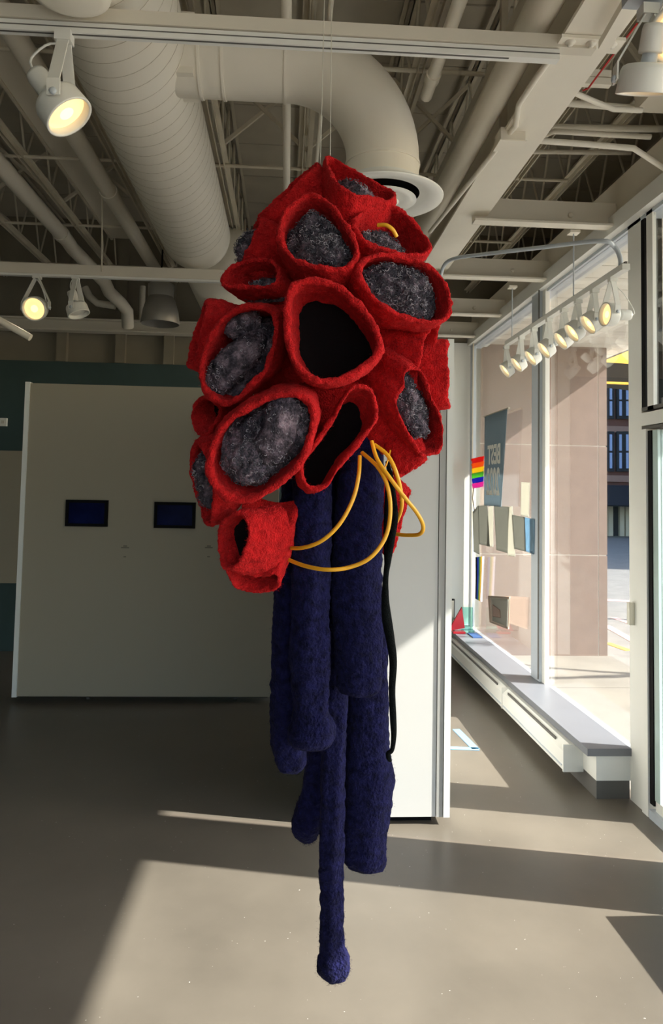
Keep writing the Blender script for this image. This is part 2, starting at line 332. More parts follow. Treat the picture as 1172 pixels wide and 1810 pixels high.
JX = [(-2.9, 'leftmost steel bar joist, beyond the thick pipes'), (-2.35, 'second bar joist from the left'), (-1.76, 'bar joist between the two thick sprinkler pipes'), (-1.16, 'bar joist directly left of the big round duct'),
      (-.47, 'bar joist directly right of the big round duct'), (.07, 'bar joist passing over the curved duct elbow'), (.62, 'bar joist along the white conduit right of the elbow'), (1.12, 'bar joist above the wide cream beam'), (1.5, 'bar joist just right of the wide beam'), (1.86, 'bar joist just inside the window header'), (2.3, 'bar joist in the dark recess above the window header'), (2.75, 'farthest right bar joist, deep in the dark recess')]
for x, l in JX: joist(x, l)
BL = ['left of the hanging wires', 'right of the duct elbow top', 'left of the brown shaded beam pipe', 'at far left edge', 'between the leftmost pipe and screen wall', 'above the flat strip duct', 'right of the wide beam', 'above the arc conduit', 'in the dark recess']
def brace(y0, xs, z0=ZB+.02, z1=ZT-.02):
    for a, b in zip(xs, xs[1:]):
        t = thing('cross_bracing', ((a+b)/2, y0, z0), 'crossed steel bracing rods overhead, ' + BL.pop(0), 'brace', 'cross bracing between the bar joists')
        MB().bar((a, y0, z0), (b, y0+.01, z1), .022, .022).build('rod', STEEL, t); MB().bar((b, y0-.012, z0), (a, y0-.012, z1), .022, .022).build('rod', STEEL, t)
brace(4.55, [-.47, .07, .62, 1.12]); brace(5.6, [-2.9, -2.35, -1.76, -1.16]); brace(3.6, [1.12, 1.5, 1.86, 2.3])
def run(name, pts, r, m, lab, cat_='pipe', n=10, group=None):
    o = MB().tube(pts, r, n).build(name, m); return tag(o, lab, cat_, group)
for i, (yy, xs) in enumerate(((3.55, (-3.4, 1.85)), (4.75, (-3.4, 1.85)), (6.0, (-3.4, 1.85)), (7.1, (-3.4, 1.85)))):
    run('bridging_rod', [(xs[0], yy, ZB-.012), (xs[1], yy, ZB-.012)], .012, STEEL, ['nearest','second nearest','third nearest','farthest'][i] + ' horizontal bridging rod crossing under the joists', 'rod', 8, 'bridging rods')
# wide cream I beam
bm_ = thing('steel_beam', (1.03, 4, 3.25), 'wide cream steel I-beam running toward the far wall', 'beam')
MB().box((.93, .3, 3.25), (1.125, YB, 3.265)).build('bottom_flange', DUCT, bm_); MB().box((1.02, .3, 3.265), (1.035, YB, 3.6)).build('web', CREAM, bm_); MB().box((.93, .3, 3.6), (1.125, YB, 3.615)).build('top_flange', CREAM, bm_)
MB().box((.95, .3, 3.615), (1.1, YB, 3.765)).build('packer', CREAM, bm_)
for i, (yy, z) in enumerate(((4.13, 3.2), (5.23, 3.2), (6.35, 3.2), (7.25, 3.2))):
    l = ['nearest to the door, its conduit arc in front', 'second from the door, over the far wire of the lamp rail', 'third from the door', 'farthest, beside the white wall end'][i]
    c = thing('cross_channel', (1.45, yy, z), 'short steel channel, ' + l, 'beam', 'short cross channels')
    MB().box((1.04, yy, z), (1.9, yy+.01, z+.15)).build('web', CREAM, c); MB().box((1.04, yy-.07, z), (1.895, yy, z+.012)).build('bottom_flange', DUCT, c); MB().box((1.04, yy, z+.15), (1.895, yy+.07, z+.16)).build('top_flange', CREAM, c)
    MB().lathe((1.62, yy-.012, z+.075), (0, 1, 0), [(0, -.004), (.012, -.004), (.014, .0), (.014, .012)], 16).build('bolt', CREAM, c)
# pipes
def P(x, y, Z): return at(x, y, Z=Z)
def tanrun(k, z, y0=.8, y1=7.4): return [(k*(z-1.65), y0, z), (k*(z-1.65), y1, z)]
o = thing('sprinkler_pipe', (-1.24, 4, 3.75), 'thick cream pipe just left of the big duct', 'pipe', 'thick pipes left of the duct')
b = tanrun(-.63, 3.66, 1.2, 7.1); MB().tube(b, .055, 16).build('pipe', CREAM, o)
for yy in (2.9, 5.0): MB().tube([(b[0][0], yy, 3.66), (b[0][0], yy+.07, 3.66)], .062, 16).build('coupling', CREAM, o)
o = thing('sprinkler_pipe', (-2.0, 4, 3.7), 'leftmost thick cream pipe that elbows down at the far wall', 'pipe', 'thick pipes left of the duct')
MB().tube([(-1.86, 1.5, 3.66), (-1.86, 6.1, 3.66), (-1.86, 6.25, 3.645), at(185, 498, Y=6.5), at(193, 516, Y=6.7), at(214, 536, Y=7.0), at(225, 550, Y=7.1), at(226, 578, Y=7.2)], .058, 16).build('pipe', CREAM, o)
for yy in (3.6, 5.9): MB().tube([(-1.86, yy, 3.66), (-1.86, yy+.07, 3.66)], .065, 16).build('coupling', CREAM, o)
run('branch_pipe', [at(150, 508, Y=7.1), at(158, 524, Y=7.1), at(172, 536, Y=7.1), at(204, 541, Y=7.1)], .035, CREAM, 'short branch pipe bending below the leftmost thick pipe')
run('drop_pipe', [(-1.5, 7.43, 3.66), (-1.5, 7.43, zb+.066)], .03, CREAM, 'thin vertical pipe on the far wall under the thick pipes')
run('cross_pipe', [(-4, 6.9, 3.62), (.5, 6.9, 3.62)], .03, CREAM, 'horizontal cream pipe across the room just in front of the far wall')
run('conduit', [(-.045, .8, 3.6), (-.045, 6, 3.6)], .022, DUCT, 'straight white conduit running overhead behind the hanging wires')
run('conduit', [(.14, .8, 3.7), (.14, 7, 3.7)], .012, DUCT, 'thin white conduit right of the hanging wires')
run('conduit', tanrun(.33, 3.6, .8, 3.5) , .03, DUCT, 'white conduit slanting above the duct elbow')
MB().tube([(.33*1.95, 3.3, 3.6), (.33*1.95, 3.36, 3.6)], .036, 12).build('coupling', DUCT, bpy.data.objects['conduit.002'])
run('beam_pipe', [(.86, 1.2, 3.36), (.86, 7.4, 3.36)], .06, CREAM, 'brown shaded round pipe hugging the left side of the wide beam')
run('conduit', [P(760, 410, 3.24), P(893, 245, 3.24), P(912, 222, 3.24), P(917, 185, 3.24), P(950, 135, 3.24), P(990, 80, 3.24)], .012, DUCT, 'thin kinked conduit along the left edge of the wide beam')
jb = thing('junction_box', P(903, 252, 3.22), 'small square junction box under the wide beam', 'box'); q = P(903, 252, 3.22)
MB().box((q.x-.06, q.y-.05, q.z-.015), (q.x+.05, q.y+.05, q.z+.045)).build('housing', CREAM, jb); MB().box((q.x-.065, q.y-.055, q.z-.018), (q.x+.055, q.y+.055, q.z-.013)).build('cover_plate', DUCT, jb)
run('conduit', [P(915, 246, 3.28), P(1040, 255, 3.28), P(1120, 262, 3.28), P(1172, 296, 3.28), P(1215, 330, 3.28)], .014, DUCT, 'conduit from the junction box bending toward the window header')
run('conduit', [P(1000, 182, 3.5), P(1130, 192, 3.5), P(1190, 195, 3.5)], .016, DUCT, 'upper straight conduit right of the wide beam')
run('conduit', [P(950, 163, 3.3), P(1018, 165, 3.3), P(1052, 180, 3.3), P(1085, 193, 3.3), P(1135, 195, 3.3)], .012, DUCT, 'wavy conduit below the red wire on the right')
run('conduit', [P(962, 240, 3.55), P(980, 232, 3.5), P(1075, 238, 3.5), P(1150, 242, 3.5)], .014, DUCT, 'conduit with a bent left end right of the beam')
run('conduit', [P(975, 225, 3.6), P(1172, 228, 3.6)], .018, CREAM, 'fat cream conduit crossing the joists at right')
run('conduit', [P(935, 268, 3.7), P(1115, 270, 3.7)], .014, CREAM, 'lowest straight conduit crossing the joists at right')
hb = P(890, 240, 3.3); tag(MB().box((hb.x-.015, hb.y-.01, 3.3), (hb.x+.015, hb.y+.02, 4.36)).build('hanger_strap', STEEL), 'vertical steel hanger beside the junction box', 'hanger')
q = P(1148, 178, 3.45); tag(MB().box((q.x-.02, q.y-.06, q.z), (q.x+.22, q.y+.1, q.z+.09)).build('ballast_box', CREAM), 'cream metal box at the right among the conduits', 'box')
q = P(1045, 148, 3.4); tag(MB().box((q.x-.08, q.y, q.z), (q.x+.09, q.y+.03, q.z+.03)).box((q.x-.08, q.y, q.z+.035), (q.x+.09, q.y+.03, q.z+.065)).box((q.x-.08, q.y+.01, q.z+.03), (q.x-.06, q.y+.03, 4.36)).build('strut_bracket', DUCT), 'short double strut bracket beside the wide beam at upper right', 'bracket')
run('red_wire', [P(640, 90, 3.68), P(700, 91, 3.68), P(800, 95, 3.68), P(938, 95, 3.68)], .006, REDW, 'thin red wire stretched above the duct elbow', 'wire', 6)
run('red_wire', [P(1030, 160, 3.35), P(1040, 156, 3.35), P(1085, 95, 3.35), P(1126, 42, 3.35)], .004, REDW, 'thin red wire slanting beside the wide beam at upper right', 'wire', 6)
fx = thing('flat_duct', (-1.38, 4, 3.8), 'flat dark cream strip duct between two pipes left of the big duct', 'duct')
MB().box((-1.60, 2.3, 3.83), (-1.4, 6.5, 3.9)).build('housing', CREAM, fx); MB().box((-1.61, 2.28, 3.82), (-1.59, 6.52, 3.91)).build('side_lip', STEEL, fx)
run('diagonal_strut', [at(-30, 550, Y=4.6), at(54, 597, Y=4.6)], .022, CREAM, 'short diagonal strut end at the left edge', 'strut')
run('hanger_rod', [at(181, 268, Y=5.2), at(180, 480, Y=5.4)], .006, STEEL, 'thin vertical hanger rod between the left pipes', 'rod')

# round duct with branch elbow and diffuser
du = thing('round_duct', (-.68, 3, 3.4), 'big cream spiral round duct with a curved branch to the right', 'duct')
DX, DZ, DR = -.722, 3.53, .253
prof = []; b = MB(); yy = -1.0; seg = .085; vs = []
K = 56; rows_ = []
# spiral lock seam: ridge raised along a helix
n_y = int((5.5+1)/.03); pitch = .1
for i in range(n_y+1):
    y_ = -1+i*.03
    for j in range(K):
        th = 2*math.pi*j/K; ph = ((y_/pitch) + j/K*1.0) % 1.0
        r = DR
        vs.append((DX+r*math.sin(th), y_, DZ+r*math.cos(th)))
b.add(vs, [(i*K+j, (i+1)*K+j, (i+1)*K+(j+1) % K, i*K+(j+1) % K) for i in range(n_y) for j in range(K)], True)
b.build('main_duct', DUCT, du)
hx = []; nt_ = int(6.5/pitch)
sb_ = MB()
for q_ in range(4): sb_.tube([(DX+DR*math.sin(2*math.pi*i/40), -1.3+(i/40+q_/4)*.4, DZ+DR*math.cos(2*math.pi*i/40)) for i in range(16*40)], .0018, 5)
sb_.build('spiral_seam', mat('seam_shade', (190, 181, 162), .6), du)
MB().lathe((DX, 5.48, DZ), (0, 1, 0), [(DR+.001, 0), (DR*.97, .05), (DR*.85, .12), (DR*.6, .17), (.0, .2)], 56).build('end_cap', DUCT, du)
q = at(398, 468, Y=5.9)
MB().lathe(q, (0, 1, 0), [(0, -.08), (.2, -.06), (.31, 0), (.33, .05), (.33, .9), (0, .9)], 56).build('far_plenum', DUCT, du, 'wider duct section beyond the end')
MB().lathe(at(122, -22, Z=3.24), (0.0, 0, -1), [(.0, .03), (.10, .03), (.13, .015), (.135, -.01), (.12, -.03), (.12, -.2)], 40).build('tap_collar', DUCT, du)
BY, BR = 3.165, .161
bx0 = DX+.1; ex = at(684, 300, Y=BY).x - .02; ER = .425
pts = [(bx0, BY, DZ), (bx0+.3, BY, DZ)]; cx0 = ex-ER
pts += [(cx0 - .0, BY, DZ)]
for k in range(1, 17): a = k/16*math.pi/2; pts.append((cx0+ER*math.sin(a), BY, DZ-ER+ER*math.cos(a)))
zend = at(690, 335, Y=BY).z
pts.append((ex, BY, zend+.01))
MB().tube(pts, BR, 48, cap=False).build('branch_duct', DUCT, du)
for xx in (DX+.30, DX+.40, cx0-.02): MB().tube([(xx, BY, DZ), (xx+.012, BY, DZ)], BR+.006, 48).build('joint_ring', DUCT, du)
MB().box((DX+.17, BY-.12, DZ-.135), (DX+.285, BY+.12, DZ+.135)).build('saddle', DUCT, du)
MB().tube([(ex, BY, zend+.1), (ex, BY, zend+.112)], BR+.005, 48).build('joint_ring', DUCT, du)
dif = thing('ceiling_diffuser', (ex, BY, zend), 'round white cone air diffuser at the end of the curved duct', 'diffuser')
MB().lathe((ex, BY, zend), (0, 0, -1), [(BR+.003, -.03), (BR+.005, 0), (.2, .012), (.262, .03), (.27, .036), (.268, .042), (.2, .03), (.165, .022)], 56).build('outer_cone', WHITE, dif)
MB().lathe((ex, BY, zend), (0, 0, -1), [(.165, .022), (.15, -.01), (.1, -.03), (0, -.03)], 48).build('throat', BLACK, dif)
MB().lathe((ex, BY, zend-.01), (0, 0, -1), [(.05, .0), (.1, .02), (.15, .036), (.152, .041), (.1, .034), (.0, .03)], 48).build('inner_cone', WHITE, dif)
MB().lathe((ex, BY, zend-.018), (0, 0, -1), [(.0, .028), (.06, .034), (.075, .04), (.06, .046), (0, .05)], 40).build('centre_disc', WHITE, dif)

# ================================================================= TRACKS AND LAMPS
tn = thing('light_track', (-.5, 2.46, 3.2), 'near cream light track on a strut channel across the top', 'track')
MB().box((-3, 2.46, 3.226), (1.06, 2.505, 3.272)).build('strut_channel', CREAM, tn); MB().box((-3, 2.467, 3.185), (.93, 2.5, 3.222)).build('track', WHITE, tn)
MB().box((-3, 2.474, 3.1835), (.75, 2.481, 3.186)).build('track_slot', DGREY, tn); MB().box((-3, 2.466, 3.203), (.93, 2.467, 3.207)).build('track_groove', DGREY, tn)
MB().box((.92, 2.42, 3.236), (1.15, 2.5, 3.248)).build('end_plate', DUCT, tn)
for xx in (.96, 1.035, 1.11): MB().lathe((xx, 2.445, 3.236), (0, 0, -1), [(.018, 0), (.018, .004), (.009, .005), (.009, .013), (0, .014)], 16).build('bolt', DUCT, tn)
tf = thing('light_track', (-.5, 5.42, 3.2), 'far cream light track across the left side with two lamps', 'track')
MB().box((-5, 5.40, 3.18), (.95, 5.46, 3.255)).build('strut_channel', CREAM, tf); MB().box((-5, 5.41, 3.165), (.9, 5.45, 3.18)).build('track', WHITE, tf)

def track_head(M, c, a, s, lab, lit=True, sock=None, power=0, group='white track lamps', cord=True):
    """M mount point on the track, c centre of the drum, a lens direction, s drum radius"""
    M, c, a = Vector(M), Vector(c), Vector(a).normalized()
    t = thing('track_lamp', M, lab, 'lamp', group)
    v = (M-c).normalized(); side = a.cross(v)
    side = side.normalized() if side.length > .05 else Vector((1, 0, 0)); w2 = s*1.12
    MB().box(M-Vector((s*.32, s*.28, s*.42)), M+Vector((s*.32, s*.28, 0))).build('adapter', LAMPW, t)
    for e in (-1, 1):
        top = M + v*(-s*.42) + side*e*s*.16; k = c + side*e*w2 + v*s*.55; e2 = c + side*e*w2 - v*s*.12
        yb = MB().bar(top, k, s*.46, s*.07, side); yb.bar(k, e2, s*.5, s*.07, side); yb.build('yoke_arm', LAMPW, t)
        MB().lathe(c+side*e*w2, side*e, [(.0, .0), (s*.14, 0), (s*.14, s*.1), (s*.08, s*.14), (0, s*.14)], 14).build('pivot_knob', ALU, t)
    MB().lathe(c, a, [(s*.3, -s*.55), (s*.78, -s*.53), (s*.9, -s*.46), (s*.96, -s*.3), (s, s*.42), (s, s*.47), (s*.93, s*.48), (s*.88, s*.42), (s*.86, s*.0)], 36).build('drum', LAMPW, t)
    MB().lathe(c, a, [(s*.87, s*.12), (s*.72, s*.2), (s*.4, s*.26), (s*.0, s*.28)], 36).build('lens', LENS if lit else WHITE, t, 'warm glowing lens' if lit else None)
    if lit: MB().lathe(c, a, [(s*.3, s*.275), (s*.2, s*.285), (0, s*.29)], 24).build('lens_centre', LENSHOT, t)
    MB().lathe(c, -a, [(s*.3, s*.5), (s*.27, s*.95), (s*.3, s*1.0)], 20).build('neck', ALU, t)
    MB().lathe(c, -a, [(s*.0, s*.9), (s*.42, s*.9), (s*.44, s*.98), (s*.44, s*1.7), (s*.4, s*1.86), (s*.0, s*1.9)], 28).build('socket', LAMPW, t)
    if cord:
        e0 = c - a*s*1.88; MB().tube([tuple(v_) for v_ in cat([tuple(e0), tuple(e0 - a*s*.35 + v*s*.3), tuple((e0+M)/2 + v*s*.2 - a*s*.2), tuple(M-v*s*.5)], 12)], s*.05, 6).build('cord', LAMPW, t)
    if lit and power:
        l = bpy.data.lights.new('lamp_beam', 'SPOT'); l.energy = power; l.color = (1, .85, .62); l.spot_size = R(50); l.spot_blend = .6; l.shadow_soft_size = .04
        lo = bpy.data.objects.new('lamp_beam', l); C.objects.link(lo); lo.parent = t; lo.location = c + a*s*.6 - M; lo.rotation_euler = (-a).to_track_quat('Z', 'Y').to_euler()
    return t
Yt = 2.48
c = at(111, 192, Y=Yt-.02)
track_head(at(114, 58, Y=Yt), c, (.62, -.07, -.78), .085, 'big white track lamp glowing at upper left', power=12)
c = at(63, 545, Y=5.38)
track_head(at(66, 484, Y=5.43), c, (-.06, -.93, -.36), .088, 'glowing lamp facing the camera on the far left track', power=12)
c = at(137, 548, Y=5.42)
track_head(at(134, 486, Y=5.43), c, (.35, -.1, -.93), .08, 'unlit lamp tilted down on the far left track', lit=False)
# near right lamps, close to the camera
nr = thing('light_track', (1.2, 1.9, 3.2), 'light track end at the top right corner', 'track')
q0 = at(1100, 40, Z=3.2); MB().bar(at(1068, 80, Z=3.2), at(1150, -60, Z=3.2), .04, .03).build('track', DUCT, nr)
q = at(1140, 5, Y=1.85); MB().box((q.x-.05, q.y-.03, q.z), (q.x+.09, q.y+.03, q.z+.05)).build('end_bracket', ALU, nr)
c = at(1141, 142, Y=1.85); track_head(at(1146, 12, Y=1.85), c, (.0, .42, -.9), .071, 'large white track lamp pointing straight down at top right', lit=True, cord=False)
c = at(1205, 60, Y=1.8); track_head(at(1200, -40, Y=1.8), c, (-.7, -.5, -.4), .075, 'track lamp half cut by the right edge at the top')
# rail of eight lamps by the window
rl = thing('lamp_rail', (1.66, 4.6, 2.75), 'white lamp rail hung on wires along the window', 'track')
A, B = at(1107, 471, X=1.66), at(897, 607, X=1.66)
MB().bar(A, B, .04, .03).build('rail', LAMPW, rl); MB().bar(A+Vector((-.0, 0, .02)), B+Vector((0, 0, .02)), .012, .012).build('rail_slot', DGREY, rl)
for (px, y0_, y1_) in ((1014, 400, 528), (905, 500, 600)):
    p1 = at(px, y1_, X=1.66); MB().tube([p1, (p1.x, p1.y, 3.2)], .004, 6).build('suspension_wire', ALU, rl); MB().box((p1.x-.03, p1.y-.03, 3.185), (p1.x+.03, p1.y+.03, 3.2)).build('wire_mount', DUCT, rl)
cp = [at(1097, 474, X=1.66), at(1096, 455, X=1.66), at(1085, 435, X=1.63), at(1060, 426, X=1.55), at(960, 437, X=1.38), at(850, 450, X=1.15), at(812, 455, X=1.05), at(792, 462, X=1.0), at(782, 476, X=.98), at(778, 500, X=.98)]
run('conduit_arc', [tuple(v_) for v_ in cat([tuple(v_) for v_ in cp], 50)], .012, ALU, 'grey bent conduit arcing over to the lamp rail end', 'conduit')
arms = [895, 922, 944, 971, 997, 1022, 1051, 1083]; lens = [(897, 652), (918, 641), (943, 629), (967, 615), (997, 598), (1017, 584), (1046, 569), (1078, 556)]
wh = ['far end lamp of the window rail', 'second lamp from the far end of the window rail', 'third lamp from the far end of the window rail', 'fourth lamp from the far end of the window rail', 'fifth lamp from the far end of the window rail', 'sixth lamp from the far end, just past the mid rail', 'second nearest lamp of the window rail, tilted down', 'nearest lamp of the window rail, lens turned left']
for i, (ax, (lx, ly)) in enumerate(zip(arms, lens)):
    t_ = (ax-897)/(1107-897); Mx = at(ax, 607-(607-471)*t_+3, X=1.66); c = at(lx, ly, Y=Mx.y-.0)
    a = (-.8, .02, -.6) if i < 7 else (-.95, -.12, -.03)
    track_head(Mx, c, a, .062, wh[i], group='eight lamps on the window rail', cord=(i == 7))
# bell pendant
q = at(283, 573, Y=6.5)
bl = thing('pendant_lamp', q, 'grey metal bell shaped pendant lamp near the far wall', 'lamp')
MB().lathe((q.x, q.y, q.z), (0, 0, 1), [(.165, 0), (.17, .01), (.155, .12), (.13, .2), (.11, .24), (.105, .25), (.0, .25)], 40).build('shade', mat('bell_grey', (150, 146, 138), .4, metal=.3), bl)
MB().lathe((q.x, q.y, q.z+.24), (0, 0, 1), [(.112, 0), (.115, .11), (.1, .12), (0, .12)], 32).build('cap', mat('cap_grey', (176, 174, 168), .35, metal=.3), bl)
MB().tube([(q.x-.05, q.y, q.z+.36), (q.x, q.y, 3.6), (q.x, q.y, 4.36)], .008, 8).build('stem', BLACK, bl)

# ================================================================= PANELS, FRAMES
fp = thing('partition_panel', (-1.06, 5.8, 0), 'large white movable display wall at left holding two dark screens', 'panel')
a, b = at(25, 1229, Z=.04), at(484, 1240, Z=.04); 
zt0 = at(50, 677, Y=5.78).z
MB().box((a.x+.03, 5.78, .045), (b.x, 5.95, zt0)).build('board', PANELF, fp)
MB().box((a.x, 5.77, .04), (a.x+.035, 5.96, zt0+.008)).build('edge_trim', WHITE, fp)
for xx in (a.x+.55, b.x-.3): MB().tube([(xx-.012, 5.86, .03), (xx+.012, 5.86, .03)], .03, 14).build('caster', DGREY, fp)
MB().box((a.x+.1, 5.82, .03), (b.x-.05, 5.92, .046)).build('plinth', BLACK, fp)
np_ = thing('partition_panel', (.5, 3.7, 0), 'white movable display wall behind the sculpture, lower part sunlit', 'panel')
c0, c1 = at(576, 1440, Y=3.7), at(795, 1445, Y=3.7); zt1 = at(792, 599, Y=3.7).z
MB().box((c0.x, 3.71, c1.z), (c1.x-.07, 3.9, zt1-.01)).build('board', PANELW, np_)
MB().box((c1.x-.067, 3.705, c1.z), (c1.x-.035, 3.905, zt1)).build('edge_trim', mat('trim_grey', (170, 168, 162), .5), np_)
MB().box((c1.x-.032, 3.70, c1.z), (c1.x, 3.91, zt1)).build('edge_trim', WHITE, np_)
MB().box((c0.x+.06, 3.76, 0), (c1.x-.08, 3.86, c1.z+.002)).build('plinth', BLACK, np_)
SCR = mat('dark_screen', (12, 20, 60), .3, spec=.04, var=.5, vscale=6)
def screen(x0, y0, x1, y1, lab):
    p0, p1 = at(x0, y0, Y=5.77), at(x1, y1, Y=5.77)
    t = thing('framed_screen', (p0.x, 5.78, p1.z), lab, 'screen', 'two dark framed screens')
    fr = MB(); w = .022
    fr.box((p0.x, 5.745, p1.z), (p1.x, 5.78, p1.z+w)); fr.box((p0.x, 5.745, p0.z-w), (p1.x, 5.78, p0.z)); fr.box((p0.x, 5.745, p1.z+w), (p0.x+w, 5.78, p0.z-w)); fr.box((p1.x-w, 5.745, p1.z+w), (p1.x, 5.78, p0.z-w))
    fr.build('frame', BLACK, t); MB().box((p0.x+w, 5.76, p1.z+w), (p1.x-w, 5.778, p0.z-w)).build('display', SCR, t)
screen(118, 883, 190, 931, 'left dark blue framed screen on the big white panel'); screen(274, 887, 345, 934, 'right dark blue framed screen beside the red sculpture')
CARDM = mat('card', (200, 196, 184), .7); INK = mat('card_ink', (110, 104, 92), .8)
for i, (x, y_) in enumerate(((221, 968), (369, 968))):
    p0 = at(x, y_, Y=5.775); t = thing('wall_caption', p0, 'tiny caption lettering on the white panel, ' + ('between the screens' if i == 0 else 'beside the red sculpture'), 'label', 'captions')
    for k, (dy, w_) in enumerate(((.012, .03), (0, .06), (-.07, .02))): MB().box((p0.x-w_/2, 5.777, p0.z+dy-.004), (p0.x+w_/2, 5.7795, p0.z+dy+.004)).build('text_line', INK, t)
# white board on the green far wall, wall box
z0, z1 = at(10, 1029, Y=YB).z, at(10, 797, Y=YB).z
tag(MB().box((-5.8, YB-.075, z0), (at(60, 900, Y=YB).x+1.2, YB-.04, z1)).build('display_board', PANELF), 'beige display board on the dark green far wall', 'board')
q = at(3, 746, Y=YB-.06); wbx = thing('wall_thermostat', q, 'small white box on the green wall at left edge', 'thermostat')
MB().box((q.x-.06, YB-.07, q.z-.04), (q.x+.05, YB-.04, q.z+.04)).build('body', WHITE, wbx); MB().box((q.x-.0, YB-.075, q.z-.015), (q.x+.03, YB-.07, q.z+.015)).build('dial', CARDM, wbx)
MB().box((c1.x-.09, 3.92, c1.z), (c1.x-.0, 5.70, zt1)).build('wing_board', PANELW, np_)
MB().box((c1.x-.07, 3.98, 0), (c1.x-.02, 5.6, c1.z+.002)).build('plinth', BLACK, np_)
# blue tape on the floor
TAPE = mat('blue_tape', (120, 178, 224), .6)
tp = MB(); P0, P1, P2 = [at(*q, Z=.002) for q in ((806, 1289), (841, 1324), (796, 1322))]; tp.bar(P0, P1, .05, .002); tp.bar(P1+Vector((.02,0,0)), P2, .05, .002)
tag(tp.build('masking_tape', TAPE), 'pale blue tape corner on the sunlit floor by the heater', 'tape')

# ================================================================= WINDOW DISPLAY
def sheet(name, q, m, lab, cat_, X=XW-.01, t=.004, group=None, wav=0):
    P_ = [at(*k, X=X) for k in q]; b = MB(); N = 10; vs = []
    for s_ in (0, 1):
        for i in range(N+1):
            for j in range(N+1):
                u, v = i/N, j/N; p = (P_[0]*(1-u)+P_[1]*u)*(1-v) + (P_[3]*(1-u)+P_[2]*u)*v
                vs.append(p + Vector((-t*s_ + wav*math.sin(u*9+v*2)*(.4+v)-.0, 0, 0)))
    M1 = (N+1)*(N+1); fs = []
    for i in range(N):
        for j in range(N):
            a_ = i*(N+1)+j; fs += [(a_, a_+1, a_+N+2, a_+N+1), (M1+a_, M1+a_+N+1, M1+a_+N+2, M1+a_+1)]
    for i in range(N):
        for a_, b_ in ((i*(N+1), (i+1)*(N+1)), (i*(N+1)+N, (i+1)*(N+1)+N), (i, i+1), (N*(N+1)+i, N*(N+1)+i+1)): fs.append((a_, b_, M1+b_, M1+a_))
    b.add(vs, fs, True); o = b.build(name, m); 
    return tag(o, lab, cat_, group) if lab else o
def translucent(m, w=.5):
    n = m.node_tree; b = n.nodes['Principled BSDF']; o = n.nodes['Material Output']; t = n.nodes.new('ShaderNodeBsdfTranslucent'); t.inputs[0].default_value = b.inputs['Base Color'].default_value; mx = n.nodes.new('ShaderNodeMixShader'); mx.inputs[0].default_value = w
    n.links.new(b.outputs[0], mx.inputs[1]); n.links.new(t.outputs[0], mx.inputs[2]); n.links.new(mx.outputs[0], o.inputs[0]); return m
BAN = mat('banner_cloth', (136, 147, 152), .8, var=.06)
ban = sheet('hanging_banner', [(858, 737), (897, 723), (888, 896), (855, 893)], BAN, 'grey blue banner with mirrored lettering hanging in the far window', 'banner', X=1.86, t=.006, wav=.006)
LET = mat('banner_letters', (236, 232, 222), .8)
def letters(s, cpx, size, parent, ws=1):
    fc = bpy.data.curves.new('lettering', 'FONT'); fc.body = s; fc.size = size; fc.align_x = 'CENTER'; fc.align_y = 'CENTER'; fc.extrude = .001; fc.offset = .006
    fc.materials.append(LET); p = at(*cpx, X=1.835); o = place('lettering', fc, p, parent)
    # text faces the street (+X): reads mirrored from inside
    me = bpy.data.meshes.new_from_object(o); bpy.data.objects.remove(o); me.name = 'lettering'; o = place('lettering', me, p, parent)
    o.matrix_basis = Matrix.Translation(p - WL[parent.name]) @ Matrix(((0, 0, 1, 0), (1, 0, 0, 0), (0, 1, 0, 0), (0, 0, 0, 1))) @ Matrix.Diagonal((ws, 1, 1, 1))
    return o
letters('BEST', (873, 805), .24, ban, .8); letters('2022', (871, 854), .34, ban, .62)
tag(MB().tube([at(856, 737, X=1.87), at(900, 721, X=1.87)], .008, 8).build('banner_rod', STEEL), 'thin rod the grey banner hangs from', 'rod')
fl = thing('rainbow_flag', at(844, 835, X=1.87), 'small rainbow striped flag hanging in the far window corner', 'flag')
RC = [(232, 52, 48), (246, 140, 40), (250, 224, 60), (120, 190, 90), (60, 66, 170), (196, 80, 160)]
def bands(tl, tr_, br, bl_, cols_, par, X, vert=True, names='stripe'):
    n_ = len(cols_)
    for i, c_ in enumerate(cols_):
        f0, f1 = i/n_, (i+1)/n_
        L = lambda a, b, f: (a[0]+(b[0]-a[0])*f, a[1]+(b[1]-a[1])*f)
        q_ = [L(tl, bl_, f0), L(tr_, br, f0), L(tr_, br, f1), L(tl, bl_, f1)] if vert else [L(tl, tr_, f0), L(tl, tr_, f1), L(bl_, br, f1), L(bl_, br, f0)]
        o = sheet(names, q_, translucent(mat('flag_%d_%d_%d' % c_, c_, .8), .6), None, None, X=X, t=.003, wav=.004); o.parent = par; o.location = WL[o.name] - WL[par.name]; 
bands((833, 811), (856, 806), (855, 860), (835, 864), RC, fl, 1.87)
pf = thing('pride_flag', at(852, 1020, X=1.87), 'long narrow striped pride flag hung folded below the rainbow flag', 'flag')
bands((841, 985), (856, 983), (852, 1064), (841, 1058), [(30, 34, 48), (60, 90, 160), (120, 150, 110), (200, 180, 110), (226, 220, 230)], pf, 1.87, vert=False)
run('bead_string', [at(838, 862, X=1.87), at(836, 880, X=1.87), at(840, 905, X=1.87), at(845, 897, X=1.87)], .01, mat('beads', (214, 200, 180), .6), 'pale cord hanging under the rainbow flag', 'string')
TAG_ = mat('grey_paper', (150, 150, 143), .8, var=.1); TAG2 = mat('pale_paper', (200, 198, 188), .8, var=.05); BLP = mat('blue_print', (150, 178, 196), .8, var=.3, vscale=14)
for m_ in (BAN, TAG_, TAG2, BLP): translucent(m_, .6)
